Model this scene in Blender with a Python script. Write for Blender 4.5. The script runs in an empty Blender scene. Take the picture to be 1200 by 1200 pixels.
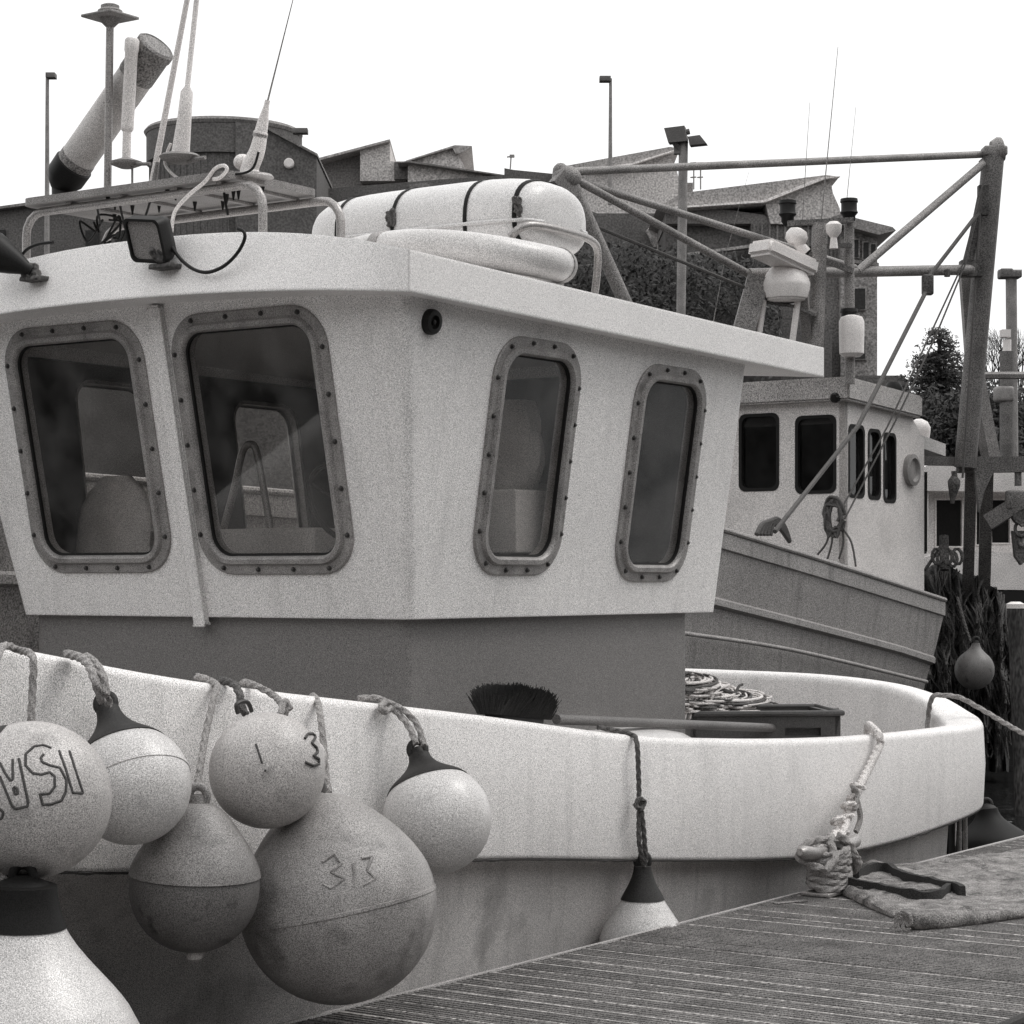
import bpy, bmesh, math, random
from mathutils import Vector, Matrix, noise
from mathutils.geometry import tessellate_polygon
random.seed(7)
S = bpy.context.scene
COL = S.collection
R = math.radians
PI = math.pi
# ------------------------------------------------------------------ camera
F = 2600.0; EYE = 2.1; HOR = 680.0          # focal length and horizon measured on the 1200 px photograph
cd = bpy.data.cameras.new('camera'); cam = bpy.data.objects.new('camera', cd); COL.objects.link(cam)
cam.location = (0, 0, EYE); cam.rotation_euler = (R(90), 0, 0)
cd.sensor_width = 36; cd.lens = 36*F/1200; cd.shift_y = (HOR-600)/1200
cd.clip_start = .1; cd.clip_end = 5000
S.camera = cam
# ------------------------------------------------------------------ light
w = bpy.data.worlds.new('World'); S.world = w; w.use_nodes = True
nt = w.node_tree; nt.nodes.clear()
SUN_EL, SUN_AZ = R(56), R(78)               # azimuth clockwise from +Y (high, from the right)
sk = nt.nodes.new('ShaderNodeTexSky'); sk.sky_type = 'NISHITA'; sk.sun_disc = False
sk.sun_elevation = SUN_EL; sk.sun_rotation = SUN_AZ
bw = nt.nodes.new('ShaderNodeRGBToBW')
mx = nt.nodes.new('ShaderNodeMixRGB'); mx.inputs[0].default_value = .92; wt = nt.nodes.new('ShaderNodeTexCoord'); sx = nt.nodes.new('ShaderNodeSeparateXYZ'); cm = nt.nodes.new('ShaderNodeMapRange'); cc = nt.nodes.new('ShaderNodeCombineXYZ')
cm.inputs[1].default_value = 0; cm.inputs[2].default_value = 1; cm.inputs[3].default_value = 10.3; cm.inputs[4].default_value = 13.0     # overcast: brighter overhead
nt.links.new(wt.outputs['Generated'], sx.inputs[0]); nt.links.new(sx.outputs[2], cm.inputs[0])
for i_ in range(3): nt.links.new(cm.outputs[0], cc.inputs[i_])
nt.links.new(cc.outputs[0], mx.inputs[2])
bg = nt.nodes.new('ShaderNodeBackground'); bg.inputs[1].default_value = .1
wo = nt.nodes.new('ShaderNodeOutputWorld')
nt.links.new(sk.outputs[0], bw.inputs[0]); nt.links.new(bw.outputs[0], mx.inputs[1])
nt.links.new(mx.outputs[0], bg.inputs[0]); nt.links.new(bg.outputs[0], wo.inputs[0])
sl = bpy.data.lights.new('sun', 'SUN'); sl.energy = 1.15; sl.angle = R(24); sl.color = (1, .98, .95)
so = bpy.data.objects.new('sun', sl); COL.objects.link(so)
sd = Vector((math.sin(SUN_AZ)*math.cos(SUN_EL), math.cos(SUN_AZ)*math.cos(SUN_EL), math.sin(SUN_EL)))
so.rotation_euler = sd.to_track_quat('Z', 'Y').to_euler()
vs = S.view_settings; vs.view_transform = 'Standard'; vs.look = 'None'; vs.exposure = .15; vs.gamma = 1
S.cycles.max_bounces = 8; S.cycles.transparent_max_bounces = 16
# ------------------------------------------------------------------ space helpers
def P(px, py, d): return Vector(((px-600)/F*d, d, EYE+(HOR-py)/F*d))
A2 = Vector((.566, .8244, 0)); B2 = Vector((.8244, -.566, 0)); O2 = Vector((-1.432, 10.279, 0)); UP = Vector((0, 0, 1))
def L(u, v, z): return O2+A2*u+B2*v+UP*z       # frame of the near boat: u aft, v towards the pontoon
def onplane(px, py, p0, n):
    r = P(px, py, 1)-Vector((0, 0, EYE)); o = Vector((0, 0, EYE))
    return o+r*((p0-o).dot(n)/r.dot(n))
def PV(px, py, v): return onplane(px, py, L(0, v, 0), B2)
def PU(px, py, u): return onplane(px, py, L(u, 0, 0), A2)
def PZ(px, py, z): return onplane(px, py, Vector((0, 0, z)), UP)
# ------------------------------------------------------------------ materials
def G(v, t=1.0): return (v*(1+.035*t), v*(1-.008*t), v*(1-.03*t), 1)
MATS = {}
def mat(name, v, rough=.6, metal=0, speck=.10, sscale=290, blot=.12, bscale=3.0, bump=.0, bumpscale=60, bev=0, warm=1.0, stretch=None, spec=None, dirt=None, streak=0):
    m = bpy.data.materials.new(name); m.use_nodes = True; t = m.node_tree; N = t.nodes; K = t.links
    b = N['Principled BSDF']; b.inputs['Roughness'].default_value = rough; b.inputs['Metallic'].default_value = metal
    if spec is not None: b.inputs['Specular IOR Level'].default_value = spec
    tc = N.new('ShaderNodeTexCoord')
    mp = N.new('ShaderNodeMapping'); K.new(tc.outputs['Object'], mp.inputs[0])
    if stretch: mp.inputs['Scale'].default_value = stretch
    def nz(sc, det):
        n = N.new('ShaderNodeTexNoise'); n.inputs['Scale'].default_value = sc; n.inputs['Detail'].default_value = det
        K.new(mp.outputs[0], n.inputs['Vector']); return n
    n1 = nz(sscale, 1.0); n2 = nz(bscale, 6.0)
    def rng(n, a):
        r = N.new('ShaderNodeMapRange'); r.inputs[1].default_value = .3; r.inputs[2].default_value = .7
        r.inputs[3].default_value = 1-a; r.inputs[4].default_value = 1+a; K.new(n.outputs[0], r.inputs[0]); return r
    r1 = rng(n1, min(.7, speck*6.2)); r2 = rng(n2, blot)
    mu = N.new('ShaderNodeMath'); mu.operation = 'MULTIPLY'; K.new(r1.outputs[0], mu.inputs[0]); K.new(r2.outputs[0], mu.inputs[1])
    last = mu.outputs[0]
    if dirt:                                       # (scale, threshold, strength) patches of grime with edges of their own
        n3 = nz(dirt[0], 8.0); r3 = N.new('ShaderNodeMapRange'); r3.inputs[1].default_value = dirt[1]; r3.inputs[2].default_value = dirt[1]+.12
        r3.inputs[3].default_value = 1; r3.inputs[4].default_value = 1-dirt[2]; K.new(n3.outputs[0], r3.inputs[0])
        m3 = N.new('ShaderNodeMath'); m3.operation = 'MULTIPLY'; K.new(last, m3.inputs[0]); K.new(r3.outputs[0], m3.inputs[1]); last = m3.outputs[0]
    sc = N.new('ShaderNodeVectorMath'); sc.operation = 'SCALE'; sc.inputs[0].default_value = G(v, warm)[:3]
    K.new(last, sc.inputs['Scale']); K.new(sc.outputs[0], b.inputs['Base Color'])
    if streak:
        mq = N.new('ShaderNodeMapping'); mq.inputs['Scale'].default_value = (9, 9, .8); K.new(tc.outputs['Object'], mq.inputs[0])
        n5 = N.new('ShaderNodeTexNoise'); n5.inputs['Scale'].default_value = 1.3; n5.inputs['Detail'].default_value = 7; K.new(mq.outputs[0], n5.inputs['Vector'])
        r5 = N.new('ShaderNodeMapRange'); r5.inputs[1].default_value = .52; r5.inputs[2].default_value = .72; r5.inputs[3].default_value = 1; r5.inputs[4].default_value = 1-streak; K.new(n5.outputs[0], r5.inputs[0])
        m5 = N.new('ShaderNodeMath'); m5.operation = 'MULTIPLY'; K.new(last, m5.inputs[0]); K.new(r5.outputs[0], m5.inputs[1]); last = m5.outputs[0]; K.new(last, sc.inputs['Scale'])
    nrm = None
    if bev:
        bv = N.new('ShaderNodeBevel'); bv.samples = 4; bv.inputs['Radius'].default_value = bev; nrm = bv.outputs[0]
    if bump:
        n4 = nz(bumpscale, 4.0); bp = N.new('ShaderNodeBump'); bp.inputs['Strength'].default_value = min(1, bump); bp.inputs['Distance'].default_value = .01
        K.new(n4.outputs[0], bp.inputs['Height'])
        if nrm: K.new(nrm, bp.inputs['Normal'])
        nrm = bp.outputs[0]
    if nrm: K.new(nrm, b.inputs['Normal'])
    MATS[name] = m; return m
mat('gelcoat', .78, .42, speck=.10, blot=.05, bscale=1.2, bump=.06, bumpscale=25, bev=.012, dirt=(2.2, .66, .12), warm=.5, streak=.11)
mat('roof_paint', .82, .5, speck=.07, blot=.03, bump=.05, bev=.02, warm=.5)
mat('hull_gelcoat', .77, .45, speck=.10, blot=.05, bscale=1.4, bump=.05, bumpscale=20, bev=.01, dirt=(1.6, .62, .15), warm=.6, streak=.11)
mat('lower_hull', .66, .5, speck=.10, blot=.16, bscale=2.0, dirt=(3, .56, .3), streak=.2)
mat('base_grey', .165, .6, speck=.12, blot=.06, bscale=2)
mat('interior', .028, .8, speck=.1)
mat('interior_pale', .6, .7)
mat('alloy', .27, .5, .2, speck=.16, blot=.22, bscale=9, bump=.15, bumpscale=80, dirt=(14, .6, .3))
mat('bolt', .06, .5, .6, speck=0)
mat('gasket', .012, .6, speck=.05, spec=.2)
mat('white_vinyl', .56, .35, speck=.09, blot=.08, bscale=4, dirt=(7, .62, .28), warm=.6)
mat('old_vinyl', .42, .45, speck=.10, blot=.14, bscale=6, dirt=(8, .6, .35), bump=.1)
mat('old_vinyl_dull', .27, .5, speck=.12, blot=.2, bscale=5, dirt=(6, .55, .4), bump=.1)
mat('grey_vinyl', .125, .5, speck=.14, blot=.15, bscale=7, dirt=(12, .62, .7), bump=.1)
mat('worn_vinyl', .21, .5, speck=.12, blot=.25, bscale=6, dirt=(9, .56, .4))
mat('smudge', .225, .6, speck=.2, blot=.3, bscale=30)
mat('dark_vinyl', .028, .6, speck=.14, blot=.2, spec=.25)
mat('black_vinyl', .009, .6, speck=.12, spec=.2)
mat('marker', .06, .8, speck=.1)
mat('rope_pale', .62, .85, speck=.2, sscale=260, bump=.3, bumpscale=300)
mat('rope_grey', .27, .9, speck=.25, sscale=260, bump=.3, bumpscale=300)
mat('rope_dark', .09, .9, speck=.25, sscale=220, bump=.3, bumpscale=300)
mat('black_plastic', .011, .5, speck=.1, spec=.25)
mat('steel', .33, .4, .5, speck=.12, blot=.1)
mat('pale_tube', .50, .45, speck=.10, blot=.15, bscale=7)
mat('white_plastic', .72, .4, speck=.08, blot=.05)
mat('canister', .66, .38, speck=.08, blot=.04, bump=.04, bumpscale=12, bev=.01, warm=.4)
mat('plate_under', .22, .6, speck=.12, blot=.2, bscale=8)
mat('lamp_glass', .28, .15, speck=.1)
mat('dock_board', .145, .85, speck=.3, sscale=150, blot=.35, bscale=5, bump=.5, bumpscale=120, dirt=(9, .6, .3))
mat('dock_ridge_light', .42, .9, speck=.4, sscale=60, blot=.4, bscale=12)  # pale tone paints the light caught by board ridges
mat('dock_frame', .035, .9, speck=.2)
mat('sack', .21, .95, speck=.4, sscale=170, blot=.5, bscale=11, bump=1, bumpscale=90, dirt=(16, .56, .6))
mat('dark_cloth', .03, .95, speck=.3, sscale=170, bump=.6, bumpscale=160)
mat('bristle', .018, .8, speck=.3)
mat('wood_handle', .14, .6, speck=.15, blot=.2)
mat('bin_plastic', .06, .5, speck=.2, blot=.2)
mat('dark_hull', .26, .55, speck=.12, sscale=110, blot=.10, bscale=1.3, dirt=(1.4, .6, .2), bump=.05, streak=.3)
mat('moulding', .29, .6, speck=.12, sscale=110)
mat('cabin_paint', .62, .5, speck=.06, sscale=100, blot=.06, dirt=(1.2, .62, .15))
mat('cabin_trim', .36, .5, speck=.12, sscale=100)
mat('dark_glass', .012, .2, speck=.1, spec=.3)
mat('gantry_steel', .22, .6, .1, speck=.12, sscale=120, blot=.25, bscale=4)
mat('mast_dark', .12, .65, .1, speck=.22, sscale=90, blot=.3, bscale=3)
mat('rust_steel', .075, .8, speck=.3, sscale=60, blot=.4, bscale=6)
mat('net', .02, .95, speck=.5, sscale=60, blot=.5, bscale=9, bump=1, bumpscale=40)
mat('net_strand', .045, .95, speck=.4, sscale=70, blot=.5, bscale=5)
mat('piling', .045, .9, speck=.4, sscale=50, blot=.5, bscale=4, stretch=(1, 1, .3))
mat('jetty_dark', .022, .9, speck=.4, blot=.6, bscale=3)
mat('far_white', .62, .6, speck=.05, sscale=70)
mat('brick', .26, .9, speck=.08, sscale=14, blot=.2, bscale=.8)  # base tone lightened in place of distance haze
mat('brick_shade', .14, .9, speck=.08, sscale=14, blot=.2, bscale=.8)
mat('cladding_dark', .105, .85, speck=.06, sscale=14, blot=.15, bscale=.5)  # lightened too, haze put into the colour
mat('cladding_mid', .19, .85, speck=.06, sscale=14, blot=.25, bscale=.4)
mat('render_pale', .46, .85, speck=.07, sscale=14, blot=.12, bscale=.5)
mat('roof_metal', .30, .7, speck=.07, sscale=14, blot=.1, bscale=.4)
mat('roof_edge', .75, .6, speck=.05, sscale=14)
mat('window_far', .015, .7, speck=.1, sscale=10)
mat('leaf', .04, .9, speck=.4, sscale=6, blot=.5, bscale=.6, warm=.6)
mat('bark', .035, .95, speck=.3, sscale=8)
mat('land', .06, .95, speck=.3, sscale=3)
# window glass: clear, slightly smoky, with real reflections
g = bpy.data.materials.new('cabin_glass'); g.use_nodes = True; t = g.node_tree; t.nodes.clear()
tr = t.nodes.new('ShaderNodeBsdfTransparent'); tr.inputs[0].default_value = (.86, .85, .84, 1)
gl = t.nodes.new('ShaderNodeBsdfGlossy'); gl.inputs['Roughness'].default_value = .03
lw = t.nodes.new('ShaderNodeLayerWeight'); lw.inputs[0].default_value = .5
pw = t.nodes.new('ShaderNodeMath'); pw.operation = 'POWER'; pw.inputs[1].default_value = 4.5; t.links.new(lw.outputs['Facing'], pw.inputs[0])
fr = t.nodes.new('ShaderNodeMath'); fr.operation = 'MULTIPLY_ADD'; fr.inputs[1].default_value = .9; fr.inputs[2].default_value = .045; t.links.new(pw.outputs[0], fr.inputs[0])
ms = t.nodes.new('ShaderNodeMixShader'); ou = t.nodes.new('ShaderNodeOutputMaterial')
t.links.new(fr.outputs[0], ms.inputs[0]); t.links.new(tr.outputs[0], ms.inputs[1]); t.links.new(gl.outputs[0], ms.inputs[2]); df = t.nodes.new('ShaderNodeBsdfDiffuse'); df.inputs[0].default_value = (.5, .49, .48, 1)      # salt film and smears on the glass
tg = t.nodes.new('ShaderNodeTexCoord'); ng_ = t.nodes.new('ShaderNodeTexNoise'); ng_.inputs['Scale'].default_value = 4; ng_.inputs['Detail'].default_value = 9; t.links.new(tg.outputs['Object'], ng_.inputs['Vector'])
rg_ = t.nodes.new('ShaderNodeMapRange'); rg_.inputs[1].default_value = .38; rg_.inputs[2].default_value = .72; rg_.inputs[3].default_value = .015; rg_.inputs[4].default_value = .13; t.links.new(ng_.outputs[0], rg_.inputs[0])
m2 = t.nodes.new('ShaderNodeMixShader'); t.links.new(rg_.outputs[0], m2.inputs[0]); t.links.new(ms.outputs[0], m2.inputs[1]); t.links.new(df.outputs[0], m2.inputs[2]); t.links.new(m2.outputs[0], ou.inputs[0])
MATS['cabin_glass'] = g
g2 = g.copy(); g2.name = 'smoked_glass'; g2.node_tree.nodes['Transparent BSDF'].inputs[0].default_value = (.2, .2, .2, 1); g2.node_tree.nodes['Diffuse BSDF'].inputs[0].default_value = (.08, .08, .08, 1); MATS['smoked_glass'] = g2
g = bpy.data.materials.new('water'); g.use_nodes = True; t = g.node_tree; b = t.nodes['Principled BSDF']
b.inputs['Base Color'].default_value = (.012, .012, .012, 1); b.inputs['Roughness'].default_value = .12
n = t.nodes.new('ShaderNodeTexNoise'); n.inputs['Scale'].default_value = 2.2; n.inputs['Detail'].default_value = 5
tc = t.nodes.new('ShaderNodeTexCoord'); t.links.new(tc.outputs['Object'], n.inputs['Vector'])
bp = t.nodes.new('ShaderNodeBump'); bp.inputs['Strength'].default_value = .5; bp.inputs['Distance'].default_value = .12
t.links.new(n.outputs[0], bp.inputs['Height']); t.links.new(bp.outputs[0], b.inputs['Normal'])
MATS['water'] = g
# ------------------------------------------------------------------ object helpers
def root_loc(p):
    while p is not None and p.parent is not None: p = p.parent
    return p.location.copy() if p is not None else Vector((0, 0, 0))
def obj(name, bm, m, parent=None, ang=40, flat=False, origin=None):
    off = root_loc(parent) if parent is not None else Vector((0, 0, 0))
    if origin is None: bmesh.ops.translate(bm, verts=bm.verts, vec=-off)
    bmesh.ops.recalc_face_normals(bm, faces=bm.faces)
    me = bpy.data.meshes.new(name); bm.to_mesh(me); bm.free()
    me.materials.append(MATS[m])
    if not flat:
        me.polygons.foreach_set('use_smooth', [True]*len(me.polygons)); me.set_sharp_from_angle(angle=R(ang))
    o = bpy.data.objects.new(name, me); COL.objects.link(o)
    if parent is not None: o.parent = parent
    if origin is not None: o.location = origin-off
    return o
def tag(o, label=None, cat=None, group=None, kind=None):
    if label: o['label'] = label
    if cat: o['category'] = cat
    if group: o['group'] = group
    if kind: o['kind'] = kind
    return o
def thing(name, loc, label, cat, group=None):
    o = bpy.data.objects.new(name, None); COL.objects.link(o); o.location = loc; o.empty_display_size = .2
    return tag(o, label, cat, group)
def struct(name, bm, m): return tag(obj(name, bm, m), kind='structure')
def BM(): return bmesh.new()
def box(bm, c, size, ex=None, ey=None, ez=None, bev=0):
    ex = (ex or Vector((1, 0, 0))).normalized(); ez = (ez or UP).normalized(); ey = (ey or ez.cross(ex)).normalized()
    r = bmesh.ops.create_cube(bm, size=1); vs_ = r['verts']
    for v in vs_: v.co = Vector(c)+ex*(v.co.x*size[0])+ey*(v.co.y*size[1])+ez*(v.co.z*size[2])
    if bev:
        es = list({e for v in vs_ for e in v.link_edges})
        bmesh.ops.bevel(bm, geom=es, offset=bev, segments=3, affect='EDGES', profile=.5)
def beam(bm, p, q, w_, h_, up=UP):
    d = (q-p); ex = d.normalized(); ey = up.cross(ex).normalized(); ez = ex.cross(ey)
    box(bm, (p+q)/2, (d.length, w_, h_), ex, ey, ez)
def smooth(pts, n=8, closed=False):
    pts = [Vector(p) for p in pts]; N = len(pts); out = []
    rng_ = range(N) if closed else range(N-1)
    for i in rng_:
        if closed: a, b_, c, d = pts[i-1], pts[i], pts[(i+1) % N], pts[(i+2) % N]
        else: a, b_, c, d = pts[max(0, i-1)], pts[i], pts[i+1], pts[min(N-1, i+2)]
        for k in range(n):
            t_ = k/n; out.append(.5*((2*b_)+(c-a)*t_+(2*a-5*b_+4*c-d)*t_*t_+(3*b_-a-3*c+d)*t_**3))
    if not closed: out.append(pts[-1])
    return out
def resample(pts, step):
    out = [pts[0].copy()]; acc = 0
    for i in range(1, len(pts)):
        a, b_ = pts[i-1], pts[i]; l = (b_-a).length
        while acc+l >= step and l > 0:
            t_ = (step-acc)/l; a = a.lerp(b_, t_); out.append(a.copy()); l = (b_-a).length; acc = 0
        acc += l
    if (out[-1]-pts[-1]).length > step*.3: out.append(pts[-1].copy())
    return out
def sweep(bm, pts, rad, seg=10, closed=False, cap=True):
    """rad: number, or f(arc length, angle, 0..1 along) -> radius"""
    pts = [Vector(p) for p in pts]; n = len(pts)
    if n < 2: return
    tot = sum((pts[i]-pts[i-1]).length for i in range(1, n)) or 1
    tv = [(pts[min(n-1, i+1)]-pts[max(0, i-1)]).normalized() for i in range(n)]
    if closed: tv = [(pts[(i+1) % n]-pts[i-1]).normalized() for i in range(n)]
    nr = tv[0].orthogonal().normalized(); rings = []; s = 0
    for i in range(n):
        if i: s += (pts[i]-pts[i-1]).length; nr = (nr-tv[i]*nr.dot(tv[i])).normalized()
        bn = tv[i].cross(nr); ring = []
        for k in range(seg):
            a = 2*PI*k/seg; r_ = rad(s, a, s/tot) if callable(rad) else rad
            ring.append(bm.verts.new(pts[i]+(nr*math.cos(a)+bn*math.sin(a))*r_))
        rings.append(ring)
    for i in range(n if closed else n-1):
        q, r2 = rings[i], rings[(i+1) % n]
        for k in range(seg): bm.faces.new((q[k], q[(k+1) % seg], r2[(k+1) % seg], r2[k]))
    if cap and not closed: bm.faces.new(rings[0][::-1]); bm.faces.new(rings[-1])
def rope(bm, pts, r, n=10, pitch=None):
    k = 2*PI/(pitch or r*5.5)
    p = resample(smooth(pts, n), r*.45)
    sweep(bm, p, lambda s, a, t_: r*(.58+.50*abs(math.cos(1.5*a+k*s*.5*1.5))), 12)
def tube(bm, pts, r, seg=10, n=1, taper=None):
    p = smooth(pts, n) if n > 1 else pts
    sweep(bm, p, (lambda s, a, t_: r+(taper-r)*t_) if taper is not None else r, seg)
def lathe(bm, prof, o, ax, seg=32, xdir=None):
    ax = ax.normalized(); x = (xdir or ax.orthogonal()); x = (x-ax*x.dot(ax)).normalized(); y = ax.cross(x); rings = []
    for r_, h in prof:
        rings.append([bm.verts.new(o+ax*h+(x*math.cos(2*PI*k/seg)+y*math.sin(2*PI*k/seg))*max(r_, 1e-4)) for k in range(seg)])
    for i in range(len(rings)-1):
        for k in range(seg): bm.faces.new((rings[i][k], rings[i][(k+1) % seg], rings[i+1][(k+1) % seg], rings[i+1][k]))
    bm.faces.new(rings[0][::-1]); bm.faces.new(rings[-1])
def prism(bm, pts, vec):
    a = [bm.verts.new(p) for p in pts]; b_ = [bm.verts.new(Vector(p)+vec) for p in pts]; n = len(pts)
    bm.faces.new(a[::-1]); bm.faces.new(b_)
    for i in range(n): bm.faces.new((a[i], a[(i+1) % n], b_[(i+1) % n], b_[i]))
def grid(bm, rows, closed=False):
    vr = [[bm.verts.new(p) for p in r_] for r_ in rows]
    for i in range(len(vr)-1):
        n = len(vr[i])
        for k in range(n if closed else n-1): bm.faces.new((vr[i][k], vr[i][(k+1) % n], vr[i+1][(k+1) % n], vr[i+1][k]))
    return vr
def ball(bm, c, r, seg=24, sc=(1, 1, 1)):
    q = bmesh.ops.create_uvsphere(bm, u_segments=seg, v_segments=seg//2, radius=1)
    for v in q['verts']: v.co = Vector(c)+Vector((v.co.x*r*sc[0], v.co.y*r*sc[1], v.co.z*r*sc[2]))
class Frame:
    def __init__(s, o, ex, ey):
        s.o = o; s.ex = ex.normalized(); s.ey = (ey-s.ex*ey.dot(s.ex)).normalized(); s.n = s.ex.cross(s.ey)
        if s.n.dot(Vector((0, 0, EYE))-o) < 0: s.n = -s.n
    def at(s, a, b_, h=0): return s.o+s.ex*a+s.ey*b_+s.n*h
    def inv(s, px, py): q = onplane(px, py, s.o, s.n)-s.o; return q.dot(s.ex), q.dot(s.ey)
    def rect(s, tl, tr_, br, bl):
        c = [s.inv(*p) for p in (tl, tr_, br, bl)]
        return ((c[0][0]+c[3][0])/2, (c[2][1]+c[3][1])/2, (c[1][0]+c[2][0])/2, (c[0][1]+c[1][1])/2)   # x0 y0 x1 y1
def rrect(x0, y0, x1, y1, r, n=8):
    out = []; r = max(r, .004)
    for cx, cy, a0 in ((x1-r, y1-r, 0), (x0+r, y1-r, 90), (x0+r, y0+r, 180), (x1-r, y0+r, 270)):
        for k in range(n+1):
            a = R(a0+90*k/n); out.append((cx+r*math.cos(a), cy+r*math.sin(a)))
    return out
def plate(bm, fr_, outline, holes, th):
    polys = [outline]+holes; flat_ = [p for q in polys for p in q]
    tris = tessellate_polygon([[Vector((x, y, 0)) for x, y in q] for q in polys])
    f = [bm.verts.new(fr_.at(x, y, 0)) for x, y in flat_]; bk = [bm.verts.new(fr_.at(x, y, -th)) for x, y in flat_]
    for a, b_, c in tris: bm.faces.new((f[a], f[b_], f[c])); bm.faces.new((bk[c], bk[b_], bk[a]))
    i = 0
    for q in polys:
        n = len(q)
        for k in range(n): a, b_ = i+k, i+(k+1) % n; bm.faces.new((f[a], f[b_], bk[b_], bk[a]))
        i += n
# ================================================================== SETTING
bm = BM()
vr = [bm.verts.new(p) for p in ((-2500, -300, 0), (2500, -300, 0), (2500, 62, 0), (-2500, 62, 0))]; bm.faces.new(vr)
struct('water', bm, 'water')
bm = BM(); vr = [bm.verts.new(p) for p in ((-2500, 60, 1.6), (2500, 60, 1.6), (2500, 4200, 1.6), (-2500, 4200, 1.6))]; bm.faces.new(vr)
struct('quay_ground', bm, 'land')
bm = BM(); rows = []                                   # unseen terrain added behind the viewpoint to block low sky light
for k in range(49):
    a = R(168+222*k/48); hh = 27+6*noise.noise(Vector((k*.21, 0, 0)))+2*noise.noise(Vector((k*.9, 3, 0)))
    rows.append([Vector((math.cos(a)*rr_*1.0, math.sin(a)*rr_*1.0-4, z_)) for rr_, z_ in ((56, -1), (57, 2), (62, hh*.55), (72, hh), (100, hh*1.2), (160, hh*1.2))])
grid(bm, rows); struct('unseen_light_block', bm, 'land')
bm = BM(); box(bm, (0, 60, .2), (900, 1.2, 2.9), bev=0)
tag(obj('quay_wall', bm, 'brick_shade'), 'dark stone quay wall far behind the boats', 'wall')
# ================================================================== PONTOON
V0, V1, DZ = 1.80, 3.93, .5
dk = thing('pontoon', L(3, 2.7, .5), 'grooved timber pontoon running beside the white boat', 'pontoon')
bm = BM(); bg_ = BM(); u = -4.5; bw_ = .142; k = 0
while u < 12:
    h = random.uniform(-.004, .004); v0 = V0+random.uniform(-.006, .006); v1 = V1+random.uniform(-.006, .006)
    prof = []
    ng = 4
    for i in range(ng):                               # ribbed decking: four ribs to a board
        a = u+.004+(bw_-.012)*i/ng; wv = (bw_-.012)/ng
        prof += [(a, -.014), (a+wv*.26, 0), (a+wv*.62, 0), (a+wv*.9, -.014)]
    prof = [(u+.004, -.03)]+prof+[(u+bw_-.008, -.03)]
    sl_ = random.uniform(-.002, .002)
    grid(bm, [[L(a, v0, DZ+h+z) for a, z in prof], [L(a, (v0+v1)/2, DZ+h+z+sl_) for a, z in prof], [L(a, v1, DZ+h+z) for a, z in prof]])
    box(bg_, L(u-.002, (V0+V1)/2, DZ-.007+random.uniform(-.003, .002)), (random.uniform(.006, .013), V1-V0-.02, .012), A2, -B2, UP)  # pale strip painted in for the ridge catching light
    u += bw_; k += 1
obj('deck_boards', bm, 'dock_board', dk, ang=20); obj('lit_ridge_strips', bg_, 'dock_ridge_light', dk)
bm = BM(); box(bm, L(3.7, V0+.05, .33), (16.6, .08, .27), A2, -B2, UP); box(bm, L(3.7, V1-.05, .33), (16.6, .08, .27), A2, -B2, UP)
box(bm, L(3.7, (V0+V1)/2, .28), (16.6, 1.6, .2), A2, -B2, UP); box(bm, L(3.7, (V0+V1)/2, .05), (16.4, 1.4, .3), A2, -B2, UP)
obj('frame', bm, 'dock_frame', dk)
bm = BM(); sweep(bm, [L(-4.5, V0-.012, DZ-.004), L(12, V0-.012, DZ-.004)], .011, 8)
obj('edge_strip', bm, 'steel', dk)
bm = BM(); sweep(bm, [L(-4.5, V1+.004, DZ-.012), L(12, V1+.004, DZ-.012)], .022, 8); obj('far_edge_strip', bm, 'dock_frame', dk)
# ================================================================== WHITE BOAT
boat = thing('fishing_boat', L(1.5, 0, 0), 'white fishing boat with a glazed wheelhouse moored along the pontoon', 'boat')
# rim outline: u, v, top z, band bottom z, rim width
near = [(-6.9, .25, 2.75, 1.75, .12), (-6.2, .62, 2.55, 1.6, .12), (-4.6, 1.12, 2.22, 1.42, .12), (-3.4, 1.36, 2.02, 1.26, .12), (-2.57, 1.46, 1.885, 1.14, .12), (-1.7, 1.575, 1.732, 1.05, .12),
        (-.05, 1.62, 1.533, .925, .12), (1.18, 1.62, 1.378, .795, .12), (2.1, 1.64, 1.305, .70, .12), (3.0, 1.65, 1.255, .625, .12), (3.9, 1.66, 1.225, .61, .13),
        (4.7, 1.68, 1.215, .65, .14), (5.16, 1.67, 1.215, .69, .17), (5.46, 1.56, 1.236, .72, .20), (5.64, 1.40, 1.275, .75, .20), (5.75, 1.18, 1.35, .78, .15), (5.85, .82, 1.42, .81, .10), (5.9, .25, 1.465, .84, .08)]
far = [(5.87, -.5, 1.48, .85, .08), (5.68, -1.05, 1.49, .85, .1), (5.3, -1.5, 1.50, .84, .14), (4.6, -1.66, 1.46, .8, .13), (3.0, -1.66, 1.42, .75, .12), (1.2, -1.62, 1.5, .85, .12),
       (-.05, -1.62, 1.6, .95, .12), (-1.7, -1.575, 1.78, 1.05, .12), (-3.4, -1.36, 2.05, 1.26, .12), (-4.6, -1.12, 2.24, 1.42, .12), (-6.2, -.62, 2.55, 1.6, .12), (-6.9, -.25, 2.75, 1.75, .12)]
ctl = near+far
def cr5(pts, n):
    out = []; N_ = len(pts)
    for i in range(N_):
        q = [pts[(i+j-1) % N_] for j in range(4)]
        for k in range(n):
            t_ = k/n; out.append(tuple(.5*((2*q[1][c])+(q[2][c]-q[0][c])*t_+(2*q[0][c]-5*q[1][c]+4*q[2][c]-q[3][c])*t_*t_+(3*q[1][c]-q[0][c]-3*q[2][c]+q[3][c])*t_**3) for c in range(5)))
    return out
ol = cr5(ctl, 7); NO = len(ol)
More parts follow.
